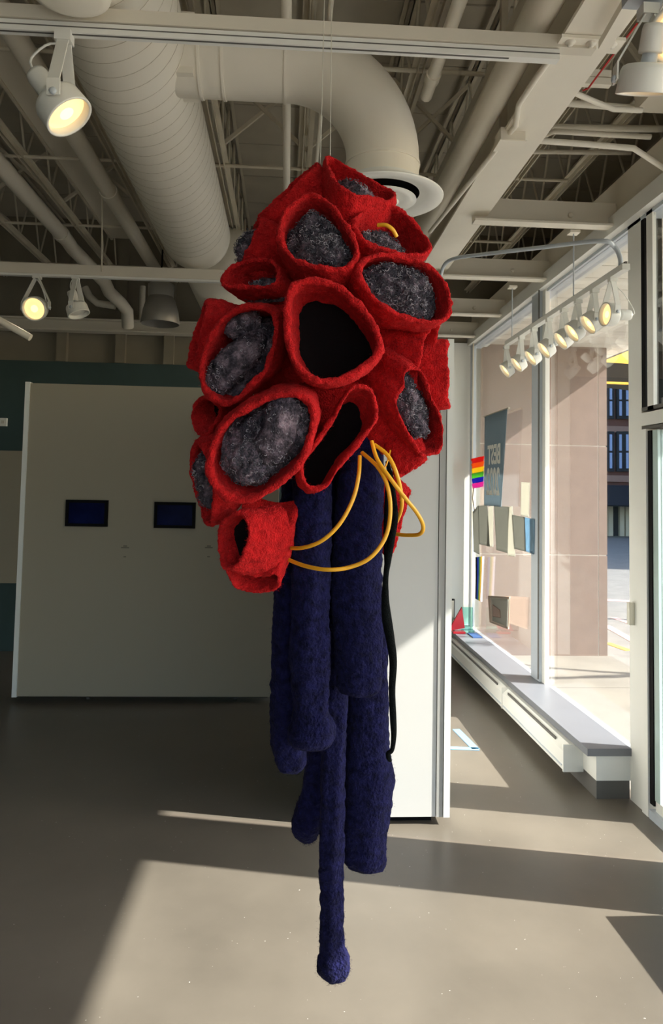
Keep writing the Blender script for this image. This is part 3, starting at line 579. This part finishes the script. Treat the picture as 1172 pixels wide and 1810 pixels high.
PP = [((836, 905), (846, 893), (848, 980), (838, 975), TAG_, 'leftmost grey paper hung under the banner'), ((846, 894), (862, 893), (866, 966), (848, 962), TAG_, 'grey sheet directly below the banner, left half'), ((864, 896), (872, 894), (872, 967), (862, 966), TAG2, 'narrow pale strip between two grey sheets'),
      ((874, 894), (903, 896), (899, 978), (878, 972), TAG_, 'grey sheet directly below the banner, right half'), ((899, 896), (906, 895), (911, 984), (898, 982), TAG2, 'tall pale strip right of the grey sheets'), ((906, 910), (928, 914), (930, 975), (910, 970), TAG_, 'light grey sheet beside the blue print'), ((927, 914), (945, 918), (944, 980), (929, 974), BLP, 'sheet with pale blue picture beside the mullion'),
      ((922, 852), (937, 853), (935, 914), (921, 911), TAG2, 'narrow notice taped above the blue print')]
for i, (a_, b_, c_, d_, m_, l_) in enumerate(PP): sheet('paper_sheet', [a_, b_, c_, d_], m_, l_, 'paper', X=1.86+.003*(i % 4), group='papers hung in the window')
pfm = thing('framed_print', at(884, 1105, X=1.84), 'framed print with a brown shape hung low against the far window glass', 'picture')
def sub(q, m, nm, X, t=.01):
    o = sheet(nm, q, m, None, None, X=X, t=t); o.parent = pfm; o.location = WL[o.name]-WL[pfm.name]
sub([(865, 1053), (902, 1055), (900, 1112), (868, 1100)], mat('bronze_frame', (150, 128, 110), .5), 'frame', 1.85, .014)
sub([(869, 1056), (899, 1059), (897, 1108), (871, 1097)], TAG2, 'mat_board', 1.835, .004)
sub([(871, 1068), (884, 1078), (885, 1092), (871, 1090)], mat('brown_shape', (140, 116, 104), .8), 'artwork', 1.83, .003)
def stand(px, w_, h_, m, nm, lab, cat_, X=1.8, shape='box'):
    p0 = at(px[0], px[1], X=X); t = thing(nm, (p0.x, p0.y, .275), lab, cat_)
    z = .275
    if shape == 'tri':
        MB().add([(p0.x-.1, p0.y, z+.02), (p0.x+.06, p0.y, z+.05), (p0.x+.03, p0.y, z+.25), (p0.x-.1, p0.y+.03, z+.02), (p0.x+.06, p0.y+.03, z+.05), (p0.x+.03, p0.y+.03, z+.25)], [(0,1,2),(5,4,3),(0,3,4,1),(1,4,5,2),(2,5,3,0)]).build('plate', m, t)
    else: MB().box((p0.x-w_/2, p0.y, z+.02), (p0.x+w_/2, p0.y+.02, z+h_)).build('plate', m, t)
    MB().box((p0.x-w_/2-.01, p0.y-.03, z), (p0.x+w_/2+.01, p0.y+.05, z+.02)).build('foot', m, t)
REDG = mat('red_glass', (178, 34, 46), .15); TEAL = glass_mat('teal_glass', (.62, .9, .86), 1); 
stand((811, 1100), .1, .2, REDG, 'triangular_award', 'red triangular glass award at the far end of the bench', 'award', X=1.70, shape='tri')
stand((826, 1104), .11, .24, TEAL, 'glass_award', 'pale teal glass award beside the red one', 'award', X=1.80)
tl_ = thing('standing_frame', at(800, 1100, X=1.68), 'black edged frame at the far bench end, mostly behind the panel', 'picture'); p0 = at(801, 1095, Y=7.3)
MB().box((p0.x-.16, 7.28, .275), (p0.x+.01, 7.31, .275+.31)).build('frame', BLACK, tl_); MB().box((p0.x-.15, 7.275, .29), (p0.x, 7.28, .57)).build('picture', TAG2, tl_)
q = at(838, 1122, Z=.28); cb = thing('paper_card', q, 'small blue card lying on the window bench', 'card'); MB().box((q.x-.04, q.y-.12, .273), (q.x+.05, q.y+.1, .28)).build('card', mat('blue_card', (60, 96, 150), .6), cb)
q = at(818, 1108, Z=.28); MBo = MB().box((q.x-.12, q.y-.1, .273), (q.x+.1, q.y+.1, .29)).build('paper_stack', WHITE); tag(MBo, 'white papers under the glass awards on the bench', 'paper')

# ================================================================= SCULPTURE
def felt_mat():
    m = mat('red_felt', (184, 26, 28), .95, var=.28, vscale=55, bump=.9, bscale=260, sheen=.35, spec=.1); return m
FELT = felt_mat(); LINING = mat('black_lining', (20, 15, 16), .95, bump=.3, bscale=200, spec=.05)
def wool_mat(nm='grey_wool', g=1.0):
    m = mat(nm, (84, 80, 86), .95, bump=1, bscale=230, spec=.1); n = m.node_tree; b = n.nodes['Principled BSDF']; tc = n.nodes.new('ShaderNodeTexCoord')
    t = n.nodes.new('ShaderNodeTexNoise'); t.inputs['Scale'].default_value = 34; t.inputs['Detail'].default_value = 9; t.inputs['Roughness'].default_value = .7; n.links.new(tc.outputs['Object'], t.inputs['Vector'])
    r = n.nodes.new('ShaderNodeValToRGB'); e = r.color_ramp.elements; e[0].position = .32; e[0].color = (*lin((30, 29, 33)), 1); e[1].position = .72; e[1].color = (*lin((142, 132, 142)), 1)
    x = e.new(.45); x.color = (*lin((68, 64, 72)), 1); x = e.new(.56); x.color = (*lin((104, 94, 104)), 1)
    n.links.new(t.outputs['Fac'], r.inputs[0])
    t2 = n.nodes.new('ShaderNodeTexNoise'); t2.inputs['Scale'].default_value = 11; t2.inputs['Detail'].default_value = 2; n.links.new(tc.outputs['Object'], t2.inputs['Vector'])
    r2 = n.nodes.new('ShaderNodeValToRGB'); q = r2.color_ramp.elements; q[0].position = .38; q[0].color = (.55, .56, .62, 1); q[1].position = .66; q[1].color = (1.5*g, 1.35*g, 1.3*g, 1)
    mx = n.nodes.new('ShaderNodeMix'); mx.data_type = 'RGBA'; mx.blend_type = 'MULTIPLY'; mx.inputs[0].default_value = 1
    n.links.new(t2.outputs['Fac'], r2.inputs[0]); n.links.new(r.outputs[0], mx.inputs[6]); n.links.new(r2.outputs[0], mx.inputs[7]); n.links.new(mx.outputs[2], b.inputs['Base Color']); return m
WOOL = wool_mat(); WOOLP = wool_mat('pale_wool', 1.9); CURL = mat('wool_curl', (150, 143, 150), .6, var=.5, vscale=60); CURLD = mat('wool_curl_dark', (70, 67, 76), .85, var=.4, vscale=60)
NAVY = mat('navy_wool', (20, 20, 54), .95, var=.6, vscale=60, bump=1, bscale=150, sheen=.25, spec=.1)
YELC = mat('yellow_cable', (232, 168, 34), .4); CORD = mat('black_cord', (9, 13, 13), .9, spec=.1, var=.4, vscale=80, bump=.5, bscale=300)
SC = thing('hanging_sculpture', at(575, 1735, Y=1.8), 'red felt pod sculpture stuffed with grey wool, navy knitted tentacles hanging below', 'sculpture')
def nv(p, s, off=0): return noise.noise(Vector((p[0]*s+off, p[1]*s+off*.7, p[2]*s-off)))
def fbm(p, s, off=0): return nv(p, s, off) + .5*nv(p, s*2.1, off+3) + .25*nv(p, s*4.3, off+9)
def fibers(b, pts, n, L=.006, w=.0005):
    for _ in range(n):
        p, d = rnd.choice(pts); d = (d + Vector((rnd.gauss(0, .5), rnd.gauss(0, .5), rnd.gauss(0, .5)))).normalized(); s = d.orthogonal().normalized()*w*.5; l = L*rnd.uniform(.3, 1)
        q = p + Vector((rnd.gauss(0, .002), rnd.gauss(0, .002), rnd.gauss(0, .002)))
        m_ = q + d*l*.55; e_ = m_ + (d+Vector((rnd.gauss(0, .5), rnd.gauss(0, .5), rnd.gauss(0, .5)))).normalized()*l*.45
        b.add([q-s, q+s, m_+s*.8, m_-s*.8, e_], [(0, 1, 2, 3), (3, 2, 4)])
podn = 0; podname = []
def pod(rim, C0, Bc, L, th=.013, floor=.55, wool=None, lab=None, taper=.22, wmat=None, openf=1.0):
    """rim: world points around the mouth, C0 mouth centre, Bc base centre"""
    global podn; podn += 1; off = podn*13.7; N = len(rim); b = MB(); vs = []; rings = []
    ax = (Bc-C0).normalized()
    def ring(s, inset, d, dz=0):
        out = []
        for r_ in rim:
            v = r_-C0; dv = (v - ax*v.dot(ax)).normalized(); p = C0 + (Bc-C0)*(d/L) + v*s - dv*inset
            out.append(p)
        rings.append(out)
    for k in range(22):
        t = 1-k/21; d = L*t; ring(1-taper*t**1.4 + .05*math.sin(math.pi*min(1, t*1.6)), 0, d)
    for k in range(1, 9): a = math.pi*k/9; ring(1, th/2*(1-math.cos(a)), -th*.55*math.sin(a))
    for k in range(15):
        t = k/14; d = L*floor*1.05*t; ring(1-taper*.9*(d/L)**1.4 + .03*math.sin(math.pi*min(1, d/L*1.6)), th, d)
    K = len(rings)
    for i, rg in enumerate(rings):
        for p in rg:
            ns = fbm(p, 26, off)*.0042 + nv(p, 90, off)*.0020 + nv(p, 230, off)*.0014
            nr = (p-C0); nr = (nr-ax*nr.dot(ax)); nr = nr.normalized() if nr.length > 1e-6 else ax
            if 22 <= i < 30: nr = (-ax)*math.sin(math.pi*(i-21)/9) + nr*math.cos(math.pi*(i-21)/9); nr.normalize(); ns += nv(p, 150, off+5)*.0022
            elif i >= 30: nr = -nr
            vs.append(p + nr*ns)
    b.add(vs, [(i*N+j, (i+1)*N+j, (i+1)*N+(j+1) % N, i*N+(j+1) % N) for i in range(K-1) for j in range(N)], True)
    fp_ = []
    for i in range(20, 31):
        for j in range(0, N, 3):
            p = vs[i*N+j]; v = p-C0; v = (v-ax*v.dot(ax)).normalized(); fp_.append((p, v*(1 if i < 26 else -.4)-ax*.5))
    for i in range(3, 21):
        for j in range(0, N, 5): p = vs[i*N+j]; v = p-C0; fp_.append((p, (v-ax*v.dot(ax)).normalized()))
    fibers(b, fp_, 900, .0055, .00045)
    o = b.build('felt_pod', FELT, SC, lab); podname.append(o.name)
    # lining disc
    fs = []; lv = []
    s_ = 1-taper*.9*floor**1.4+.02
    for k in range(6):
        u = 1-k/5
        for r_ in rim:
            v = r_-C0; dv = (v-ax*v.dot(ax)).normalized(); p = C0+(Bc-C0)*(floor+.12*(1-u*u)) + (v*s_-dv*(th-.002))*u; lv.append(p)
    lb_ = MB().add(lv, [(i*N+j, (i+1)*N+j, (i+1)*N+(j+1) % N, i*N+(j+1) % N) for i in range(5) for j in range(N)], True).build('lining', LINING, o, 'black hollow inside')
    if wool:
        dep, scl, amp, sh, ncurl = wool; wv = []; M_ = 26
        cen = C0 + sh
        for k in range(M_):
            u = 1-k/(M_-1)
            for r_ in rim:
                v = r_-C0; p = cen + v*scl*u + ax*(dep + .045*u**3)
                n1 = nv(p, 13, off)*amp*2.2 + fbm(p, 26, off)*amp*1.1 + abs(nv(p, 48, off))*amp*.9 + abs(nv(p, 95, off+2))*.004 + nv(p, 210, off)*.0018
                wv.append(p - ax*n1 + v.normalized()*nv(p, 30, off+7)*amp*.3)
        wb_ = MB().add(wv, [(i*N+j, (i+1)*N+j, (i+1)*N+(j+1) % N, i*N+(j+1) % N) for i in range(M_-1) for j in range(N)], True).build('wool_filling', wmat or WOOL, o, 'charcoal grey curly wool filling')
        for mt, frac, nm in ((CURL, .3, 'wool_curls'), (CURLD, .9, 'wool_curls')):
            cbm = MB()
            for _ in range(int(ncurl*frac)):
                k = int(M_*(1-math.sqrt(rnd.random()))*.99); k = M_-1-min(M_-1, int(math.sqrt(rnd.random())*(M_-1))); j = rnd.randrange(N); p = wv[k*N+j] - ax*rnd.uniform(0, .003)
                r0 = rnd.uniform(.0018, .006); a0 = rnd.uniform(0, 6.28); sp = rnd.uniform(2, 6.5); e1 = Vector((rnd.gauss(0, 1), rnd.gauss(0, .4), rnd.gauss(0, 1))).normalized(); e2 = (e1.cross(ax) + ax*rnd.gauss(0, .35)).normalized()
                cbm.tube([p + e1*r0*math.cos(a0+sp*q/6)*(1-q/14) + e2*r0*math.sin(a0+sp*q/6) - ax*.0006*q for q in range(7)], rnd.uniform(.0003, .0009), 4, cap=False)
            if cbm.v: cbm.build(nm, mt, o, kind='stuff')
    return o
CORE = (575, 610)
def pod_face(px, D, axis, lab, L=.17, bshift=.30, bD=None, n=150, wsh=(0, 0), bpx=None, **kw):
    pts = cat(px, n, True); cx_ = sum(p[0] for p in pts)/n; cy_ = sum(p[1] for p in pts)/n
    C0 = at(cx_, cy_, Y=D); nn = Vector(axis).normalized(); rim = [on_plane(x, y, C0, nn) for x, y in pts]
    bx, by = cx_+(CORE[0]-cx_)*bshift, cy_+(CORE[1]-cy_)*bshift
    if bpx: bx, by = bpx
    Bc = at(bx, by, Y=(bD or D+L)); L = (Bc-C0).length
    if kw.get('wool'):
        w = kw['wool']; kw['wool'] = (w[0], w[1], w[2], at(cx_+wsh[0], cy_+wsh[1], Y=D)-C0, w[3])
    return pod(rim, C0, Bc, L, lab=lab, **kw)
def pod_side(top, bot, base, D, bD, lab, squash=.7, n=130, skew=0, **kw):
    T, Bo = at(*top, Y=D), at(*bot, Y=D+skew); C0 = (T+Bo)/2; u = (T-Bo)/2; Bc = at(*base, Y=bD)
    a = (C0-Bc); a = a - u*(a.dot(u)/u.dot(u)); a.normalize(); w = a.cross(u).normalized()*u.length*squash
    rim = []
    for i in range(n):
        th = 2*math.pi*i/n; p = C0 + u*math.cos(th) + w*math.sin(th)
        rim.append(p + (p-C0).normalized()*.006*fbm(p, 14, 3) + a*.006*nv(p, 20, 8))
    if kw.get('wool'):
        w_ = kw['wool']; kw['wool'] = (w_[0], w_[1], w_[2], Vector((0, 0, 0)), w_[3])
    return pod(rim, C0, Bc, (Bc-C0).length, lab=lab, **kw)
# hidden core that the pods are sewn to
cv = MB(); cc = at(572, 590, Y=1.86); vs = []; nU, nV = 48, 32
for i in range(nV+1):
    ph = math.pi*i/nV
    for j in range(nU):
        th = 2*math.pi*j/nU; d = Vector((.195*math.sin(ph)*math.cos(th), .17*math.sin(ph)*math.sin(th), .33*math.cos(ph))); p = cc + d
        vs.append(p + d.normalized()*fbm(p, 8)*.015)
vs2 = []; c2 = at(672, 742, Y=1.74)
for i in range(13):
    for j in range(24):
        ph = math.pi*i/12; th = 2*math.pi*j/24; p = c2 + Vector((.05*math.sin(ph)*math.cos(th), .05*math.sin(ph)*math.sin(th), .085*math.cos(ph))); vs2.append(p + Vector((1, 1, 1))*nv(p, 20)*.004)
cv.add(vs2, [(i*24+j, i*24+(j+1) % 24, (i+1)*24+(j+1) % 24, (i+1)*24+j) for i in range(12) for j in range(24)], True)
cv.add(vs, [(i*nU+j, i*nU+(j+1) % nU, (i+1)*nU+(j+1) % nU, (i+1)*nU+j) for i in range(nV) for j in range(nU)], True).build('felt_core', FELT, SC)
# --- pods facing the viewer
pod_face([(576,279),(610,294),(657,320),(697,341),(694,356),(661,353),(627,347),(598,331),(580,306)], 1.70, (.3, -.62, .72), 'topmost pod with a peaked tip, opening upward', L=.2, bshift=.36, bD=1.80, th=.009, floor=.5, wool=(.004, .66, .006, 120), wsh=(4, 6), taper=.1)
pod_face([(542,343),(576,352),(602,377),(623,409),(636,443),(627,469),(602,482),(559,478),(520,465),(495,435),(491,401),(508,367)], 1.58, (-.05, -.93, .3), 'upper centre pod packed with curly grey wool', wool=(.012, .86, .012, 620), bshift=.35, wsh=(0, 3))
pod_face([(623,390),(644,370),(683,362),(704,367),(730,388),(763,435),(751,452),(717,453),(674,443),(644,433),(627,412)], 1.66, (.35, -.86, .35), 'upper right pod, wool with a yellow cable end inside', L=.15, bshift=.33, th=.011, wool=(.022, .74, .010, 420), wsh=(-12, 6), taper=.35)
pod_face([(629,475),(648,452),(687,446),(734,456),(772,478),(794,512),(797,554),(779,572),(747,573),(704,562),(665,538),(640,508)], 1.58, (.28, -.93, .16), 'right pod overflowing with ragged grey wool', wool=(.008, .82, .012, 620), bshift=.34, wsh=(0, -2))
pod_face([(508,514),(525,496),(559,490),(602,503),(631,529),(657,559),(674,593),(674,625),(648,652),(619,670),(576,680),(542,670),(516,644),(503,601),(501,554)], 1.50, (.05, -.98, .1), 'large empty central pod with black inside', th=.015, L=.22, bpx=(592, 625), floor=.44, taper=.36)
pod_face([(391,497),(410,470),(444,457),(478,457),(495,473),(496,497),(478,508),(448,512),(418,511),(398,509)], 1.66, (-.3, -.86, .35), 'small upper left pod with a little wool', L=.15, bshift=.4, th=.012, wool=(.03, .78, .006, 120), wsh=(4, 8), taper=.25)
pod_face([(439,537),(474,541),(491,560),(492,594),(484,628),(470,662),(439,693),(415,713),(393,717),(364,698),(352,671),(354,636),(369,594),(392,560),(416,544)], 1.58, (-.25, -.95, .08), 'left pod with twisted dark wool', wool=(.075, .8, .01, 120), bshift=.3, wsh=(2, 4), L=.19, floor=.7)
PG = bpy.context.scene.objects[podname[-1]]
pod_face([(367,802),(380,764),(405,734),(444,710),(482,694),(525,691),(552,708),(559,738),(555,768),(542,811),(520,840),(491,862),(448,887),(405,885),(380,866),(365,836)], 1.52, (-.12, -.98, -.12), 'largest lower left pod bulging with pale and charcoal wool', th=.016, wool=(.012, .84, .016, 800), bshift=.25, wmat=WOOLP)
PH = bpy.context.scene.objects[podname[-1]]
pod_face([(627,678),(653,683),(667,712),(668,738),(653,764),(627,798),(597,832),(576,862),(550,868),(533,853),(529,828),(546,798),(572,755),(593,725),(610,695)], 1.55, (.1, -.97, -.2), 'narrow slanted empty pod below the central one', th=.013, bpx=(572, 800), floor=.45, taper=.35)
pod_face([(723,648),(743,653),(754,674),(766,706),(776,726),(783,759),(781,792),(766,804),(744,806),(732,790),(716,764),(703,737),(697,709),(701,694),(711,679),(713,660)], 1.64, (.45, -.88, -.05), 'lower right pod with wool in a narrow mouth', L=.17, th=.008, bshift=.5, wool=(.006, .84, .01, 420), taper=-.35)
pod_face([(344,712),(367,701),(388,712),(393,728),(382,752),(367,771),(347,766),(338,742)], 1.68, (-.5, -.86, .05), 'small dark hollow pod at the left edge', L=.12, bshift=.3, th=.010, floor=.5, taper=.2)
def wool_roll(px, par, lab, n=60, K=70, nc=160, m=None):
    path = cat(px, K); P_ = [at(x, y, Y=d) for x, y, r, d in path]; RR = [r*d/F for x, y, r, d in path]; vs = []; off = rnd.uniform(0, 60)
    for i, p in enumerate(P_):
        t = (P_[min(K-1, i+1)]-P_[max(0, i-1)]).normalized(); u = t.orthogonal() if abs(t.y) > .9 else Vector((0, 1, 0)); u = (u-t*u.dot(t)).normalized(); w = t.cross(u)
        for j in range(n):
            th = 2*math.pi*j/n; d = u*math.cos(th)+w*math.sin(th); q = p+d*RR[i]; vs.append(q + d*(fbm(q, 30, off)*.005+abs(nv(q, 70, off))*.005+nv(q, 190, off)*.0018))
    o = MB().add(vs, [(i*n+j, i*n+(j+1)%n, (i+1)*n+(j+1)%n, (i+1)*n+j) for i in range(K-1) for j in range(n)] + [tuple(range(n))[::-1], tuple(range((K-1)*n, K*n))], True).build('wool_roll', m or WOOL, par, lab)
    c_ = MB()
    for _ in range(nc):
        p = rnd.choice(vs) + Vector((0, -.001, 0)); r0 = rnd.uniform(.0018, .005); a0 = rnd.uniform(0, 6.28); sp = rnd.uniform(2, 6); e1 = Vector((rnd.gauss(0, 1), rnd.gauss(0, .4), rnd.gauss(0, 1))).normalized(); e2 = e1.cross(Vector((0, 1, .2))).normalized()
        c_.tube([p + e1*r0*math.cos(a0+sp*q/6)*(1-q/14) + e2*r0*math.sin(a0+sp*q/6) for q in range(7)], rnd.uniform(.0003, .0008), 4, cap=False)
    c_.build('wool_curls', CURL, par, kind='stuff')
wool_roll([(372,698,6,1.63),(378,688,20,1.625),(392,664,27,1.62),(415,638,28,1.615),(440,615,24,1.63),(458,598,18,1.66),(468,590,6,1.68)], PG, 'twisted roll of charcoal wool')
wool_roll([(402,590,6,1.65),(410,584,18,1.645),(428,572,25,1.65),(446,566,20,1.66),(455,562,6,1.67)], PG, 'round lump of dark wool', nc=60)
wool_roll([(398,700,5,1.67),(408,694,18,1.66),(428,670,23,1.67),(445,645,18,1.69),(452,636,5,1.7)], PG, None, nc=50)
wool_roll([(512,704,6,1.545),(510,712,24,1.54),(500,735,32,1.53),(488,770,31,1.53),(476,806,24,1.54),(468,824,6,1.55)], PH, 'dark charcoal roll at the right of the wool', nc=220)
# --- pods seen from the side
pod_side((786, 602), (788, 722), (690, 660), 1.73, 1.76, 'square edged side pod at the right edge', squash=.6, taper=.1)
pod_side((366, 530), (340, 652), (440, 600), 1.74, 1.78, 'flattened side pod at the left edge', squash=.6, taper=.1)
pod_side((347, 776), (378, 930), (440, 800), 1.68, 1.74, 'long side pod at lower left with wool peeking out', squash=.6, taper=.1, wool=(-.016, .75, .008, 200))
pod_side((464, 386), (418, 484), (520, 470), 1.74, 1.78, 'side pod at upper left with wool peeking out', squash=.7, taper=.1, wool=(-.02, .75, .008, 160))
pod_side((566, 292), (456, 388), (560, 440), 1.77, 1.82, 'shadowed pod forming the upper left shoulder', squash=.6, taper=.0)
pod_side((770, 560), (735, 690), (640, 600), 1.68, 1.78, 'felt fold between the right pods', squash=.4, taper=.1)
pod_side((398, 912), (404, 1004), (470, 940), 1.60, 1.64, None, squash=.62, taper=-.0) if False else None
pod_face([(386,940),(400,914),(422,903),(439,916),(444,945),(437,975),(424,1000),(409,1008),(393,994)], 1.60, (-.62, -.78, -.05), 'lowest left pod, a short tube turned left', bD=1.65, bpx=(478, 955), th=.011, floor=.42, taper=-.28)
pod_face([(398,998),(425,1008),(455,1014),(490,1012),(496,1030),(486,1040),(460,1044),(428,1040),(408,1026)], 1.66, (-.1, -.6, -.8), 'pod opening downward under the lowest left tube', L=.08, bshift=.3, th=.010, taper=-.1)
pod_side((696, 838), (757, 812), (700, 730), 1.68, 1.72, 'felt skirt hanging below the lower right pod', squash=.5, taper=-.1)
pod_side((724, 864), (684, 985), (660, 880), 1.78, 1.80, 'red pod behind the yellow cables', squash=.5, taper=.1)
# --- navy tentacles
def tentacle(px, D, lab, n=36, K=150, amp=.0035):
    path = cat([(x, y, r, d) for (x, y, r, d) in [(*p, D) if len(p) == 3 else p for p in px]], K); vs = []; off = rnd.uniform(0, 50)
    P_ = [at(x, y, Y=d) for x, y, r, d in path]; RR = [r*d/F for x, y, r, d in path]
    for i, p in enumerate(P_):
        t = (P_[min(K-1, i+1)]-P_[max(0, i-1)]).normalized(); u = Vector((1, 0, 0)); u = (u-t*u.dot(t)).normalized(); w = t.cross(u)
        for j in range(n):
            th = 2*math.pi*j/n; d = u*math.cos(th)+w*math.sin(th)*.85; q = p+d*RR[i]
            ns = fbm(q, 30, off)*amp + .0018*math.sin(j*2*math.pi*5/n + q.z*9) + .0022*nv(q, 85, off) + .0014*nv(q, 190, off)
            vs.append(q + d*ns)
    tip = P_[-1] + (P_[-1]-P_[-2]).normalized()*.0; b = MB()
    b.add(vs+[tip], [(i*n+j, i*n+(j+1) % n, (i+1)*n+(j+1) % n, (i+1)*n+j) for i in range(K-1) for j in range(n)] + [((K-1)*n+j, (K-1)*n+(j+1) % n, K*n) for j in range(n)], True)
    fibers(b, [(v, Vector((v.x-P_[k//n].x, v.y-P_[k//n].y, 0)).normalized()) for k, v in enumerate(vs) if k % 3 == 0], 2200, .006, .0004)
    return b.build('knitted_tentacle', NAVY, SC, lab)
tentacle([(550,800,34),(551,900,34),(549,1000,34),(548,1080,33),(548,1150,36),(550,1210,33),(549,1255,31),(551,1285,40),(551,1306,41),(551,1319,30),(551,1325,6)], 1.72, 'front left navy tentacle with a flared foot')
tentacle([(640,775,38),(637,850,42),(632,950,43),(630,1050,44),(633,1120,43),(634,1170,40),(636,1200,40),(637,1222,34),(637,1232,8)], 1.75, 'broad navy tentacle at right of the bundle')
tentacle([(535,850,36),(522,950,34),(516,1040,30),(512,1120,30),(508,1200,28),(506,1260,28),(508,1310,28),(514,1340,27),(520,1356,22),(522,1367,6)], 1.80, 'leftmost navy tentacle curling at its tip')
tentacle([(596,1100,24),(592,1250,22),(589,1330,21),(587,1420,21),(586,1520,21),(587,1620,20),(588,1670,22),(590,1700,28),(591,1718,26),(591,1729,17),(591,1734,5)], 1.84, 'longest thin navy tentacle ending in a round tip')
tentacle([(655,1040,30),(652,1150,34),(651,1250,36),(650,1330,39),(652,1380,43),(648,1440,40),(644,1490,37),(646,1520,36),(645,1532,28),(645,1538,6)], 1.90, 'thick navy tentacle at right reaching nearly as low')
tentacle([(590,1100,26),(578,1250,28),(568,1340,27),(560,1400,27),(548,1440,29),(543,1464,26),(545,1484,14),(546,1490,4)], 1.95, 'short back navy tentacle with a bent toe')
tentacle([(596,780,60),(598,900,58),(598,1000,52),(598,1080,40),(598,1150,26),(598,1180,5)], 1.88, 'shadowed navy knitting at the root of the bundle')
# --- cables
def cable(px, D, lab, r=.0045, m=YELC, name='yellow_cable', K=60, n=10):
    path = cat([(*p, D) if len(p) == 2 else p for p in px], K)
    return MB().tube([at(x, y, Y=d) for x, y, d in path], r, n).build(name, m, SC, lab)
cable([(636,806,1.62),(634,840,1.60),(624,882,1.59),(601,925,1.59),(570,955,1.6),(536,968,1.63),(505,968,1.69)], 1.6, 'yellow cable loop, inner')
cable([(640,800,1.64),(668,826,1.60),(685,860,1.58),(690,905,1.58),(681,950,1.58),(655,985,1.58),(620,1002,1.59),(580,1007,1.59),(538,1000,1.63),(498,984,1.70)], 1.6, 'yellow cable loop, outer')
cable([(657,780,1.62),(667,812,1.6),(690,846,1.58),(716,880,1.58),(738,908,1.59),(748,930,1.6),(742,944,1.62),(720,946,1.66),(698,944,1.7)], 1.6, 'yellow cable swinging out right')
cable([(662,786,1.63),(686,806,1.61),(702,840,1.6),(710,880,1.62),(708,905,1.66),(697,930,1.7)], 1.6, 'short yellow cable beside the black cord')
cable([(690,796,1.66),(684,818,1.64),(676,834,1.64)], 1.64, None, r=.002); cable([(668,398,1.58),(682,398,1.57),(694,406,1.57),(701,418,1.58)], 1.57, 'yellow cable end poking from the wool')
path = cat([(684,815,3,1.68),(690,840,5,1.68),(696,880,5,1.66),(698,915,6,1.65),(692,950,7,1.65),(686,990,6,1.66),(682,1020,5,1.67),(681,1060,7,1.68),(684,1095,9,1.68),(690,1130,8,1.68),(695,1170,7,1.68),(693,1220,6,1.68),(695,1270,6,1.68),(696,1300,5,1.68),(693,1325,4,1.68),(686,1332,4,1.68),(688,1342,4,1.68),(692,1345,2,1.68)], 120)
MB().tube([at(x, y, Y=d) for x, y, r, d in path], [max(.6, r)*d/F for x, y, r, d in path], 12).build('black_cord', CORD, SC, 'thin black wrapped cord hanging at right')
MB().tube([at(686, 850, Y=1.70), at(682, 940, Y=1.70), at(684, 1000, Y=1.69)], .006, 8).build('black_cord', CORD, SC)
for (x0, x1, yb_) in ((573.5, 566, 300), (586.5, 583.5, 290)):
    p0 = at(x1, yb_, Y=1.78); p1 = at(x0, 0, Y=1.79); p1 = p0 + (p1-p0)*((3.59-p0.z)/(p1.z-p0.z)); MB().tube([p0, p1], .0011, 6).build('hanging_wire', WIRE, SC)
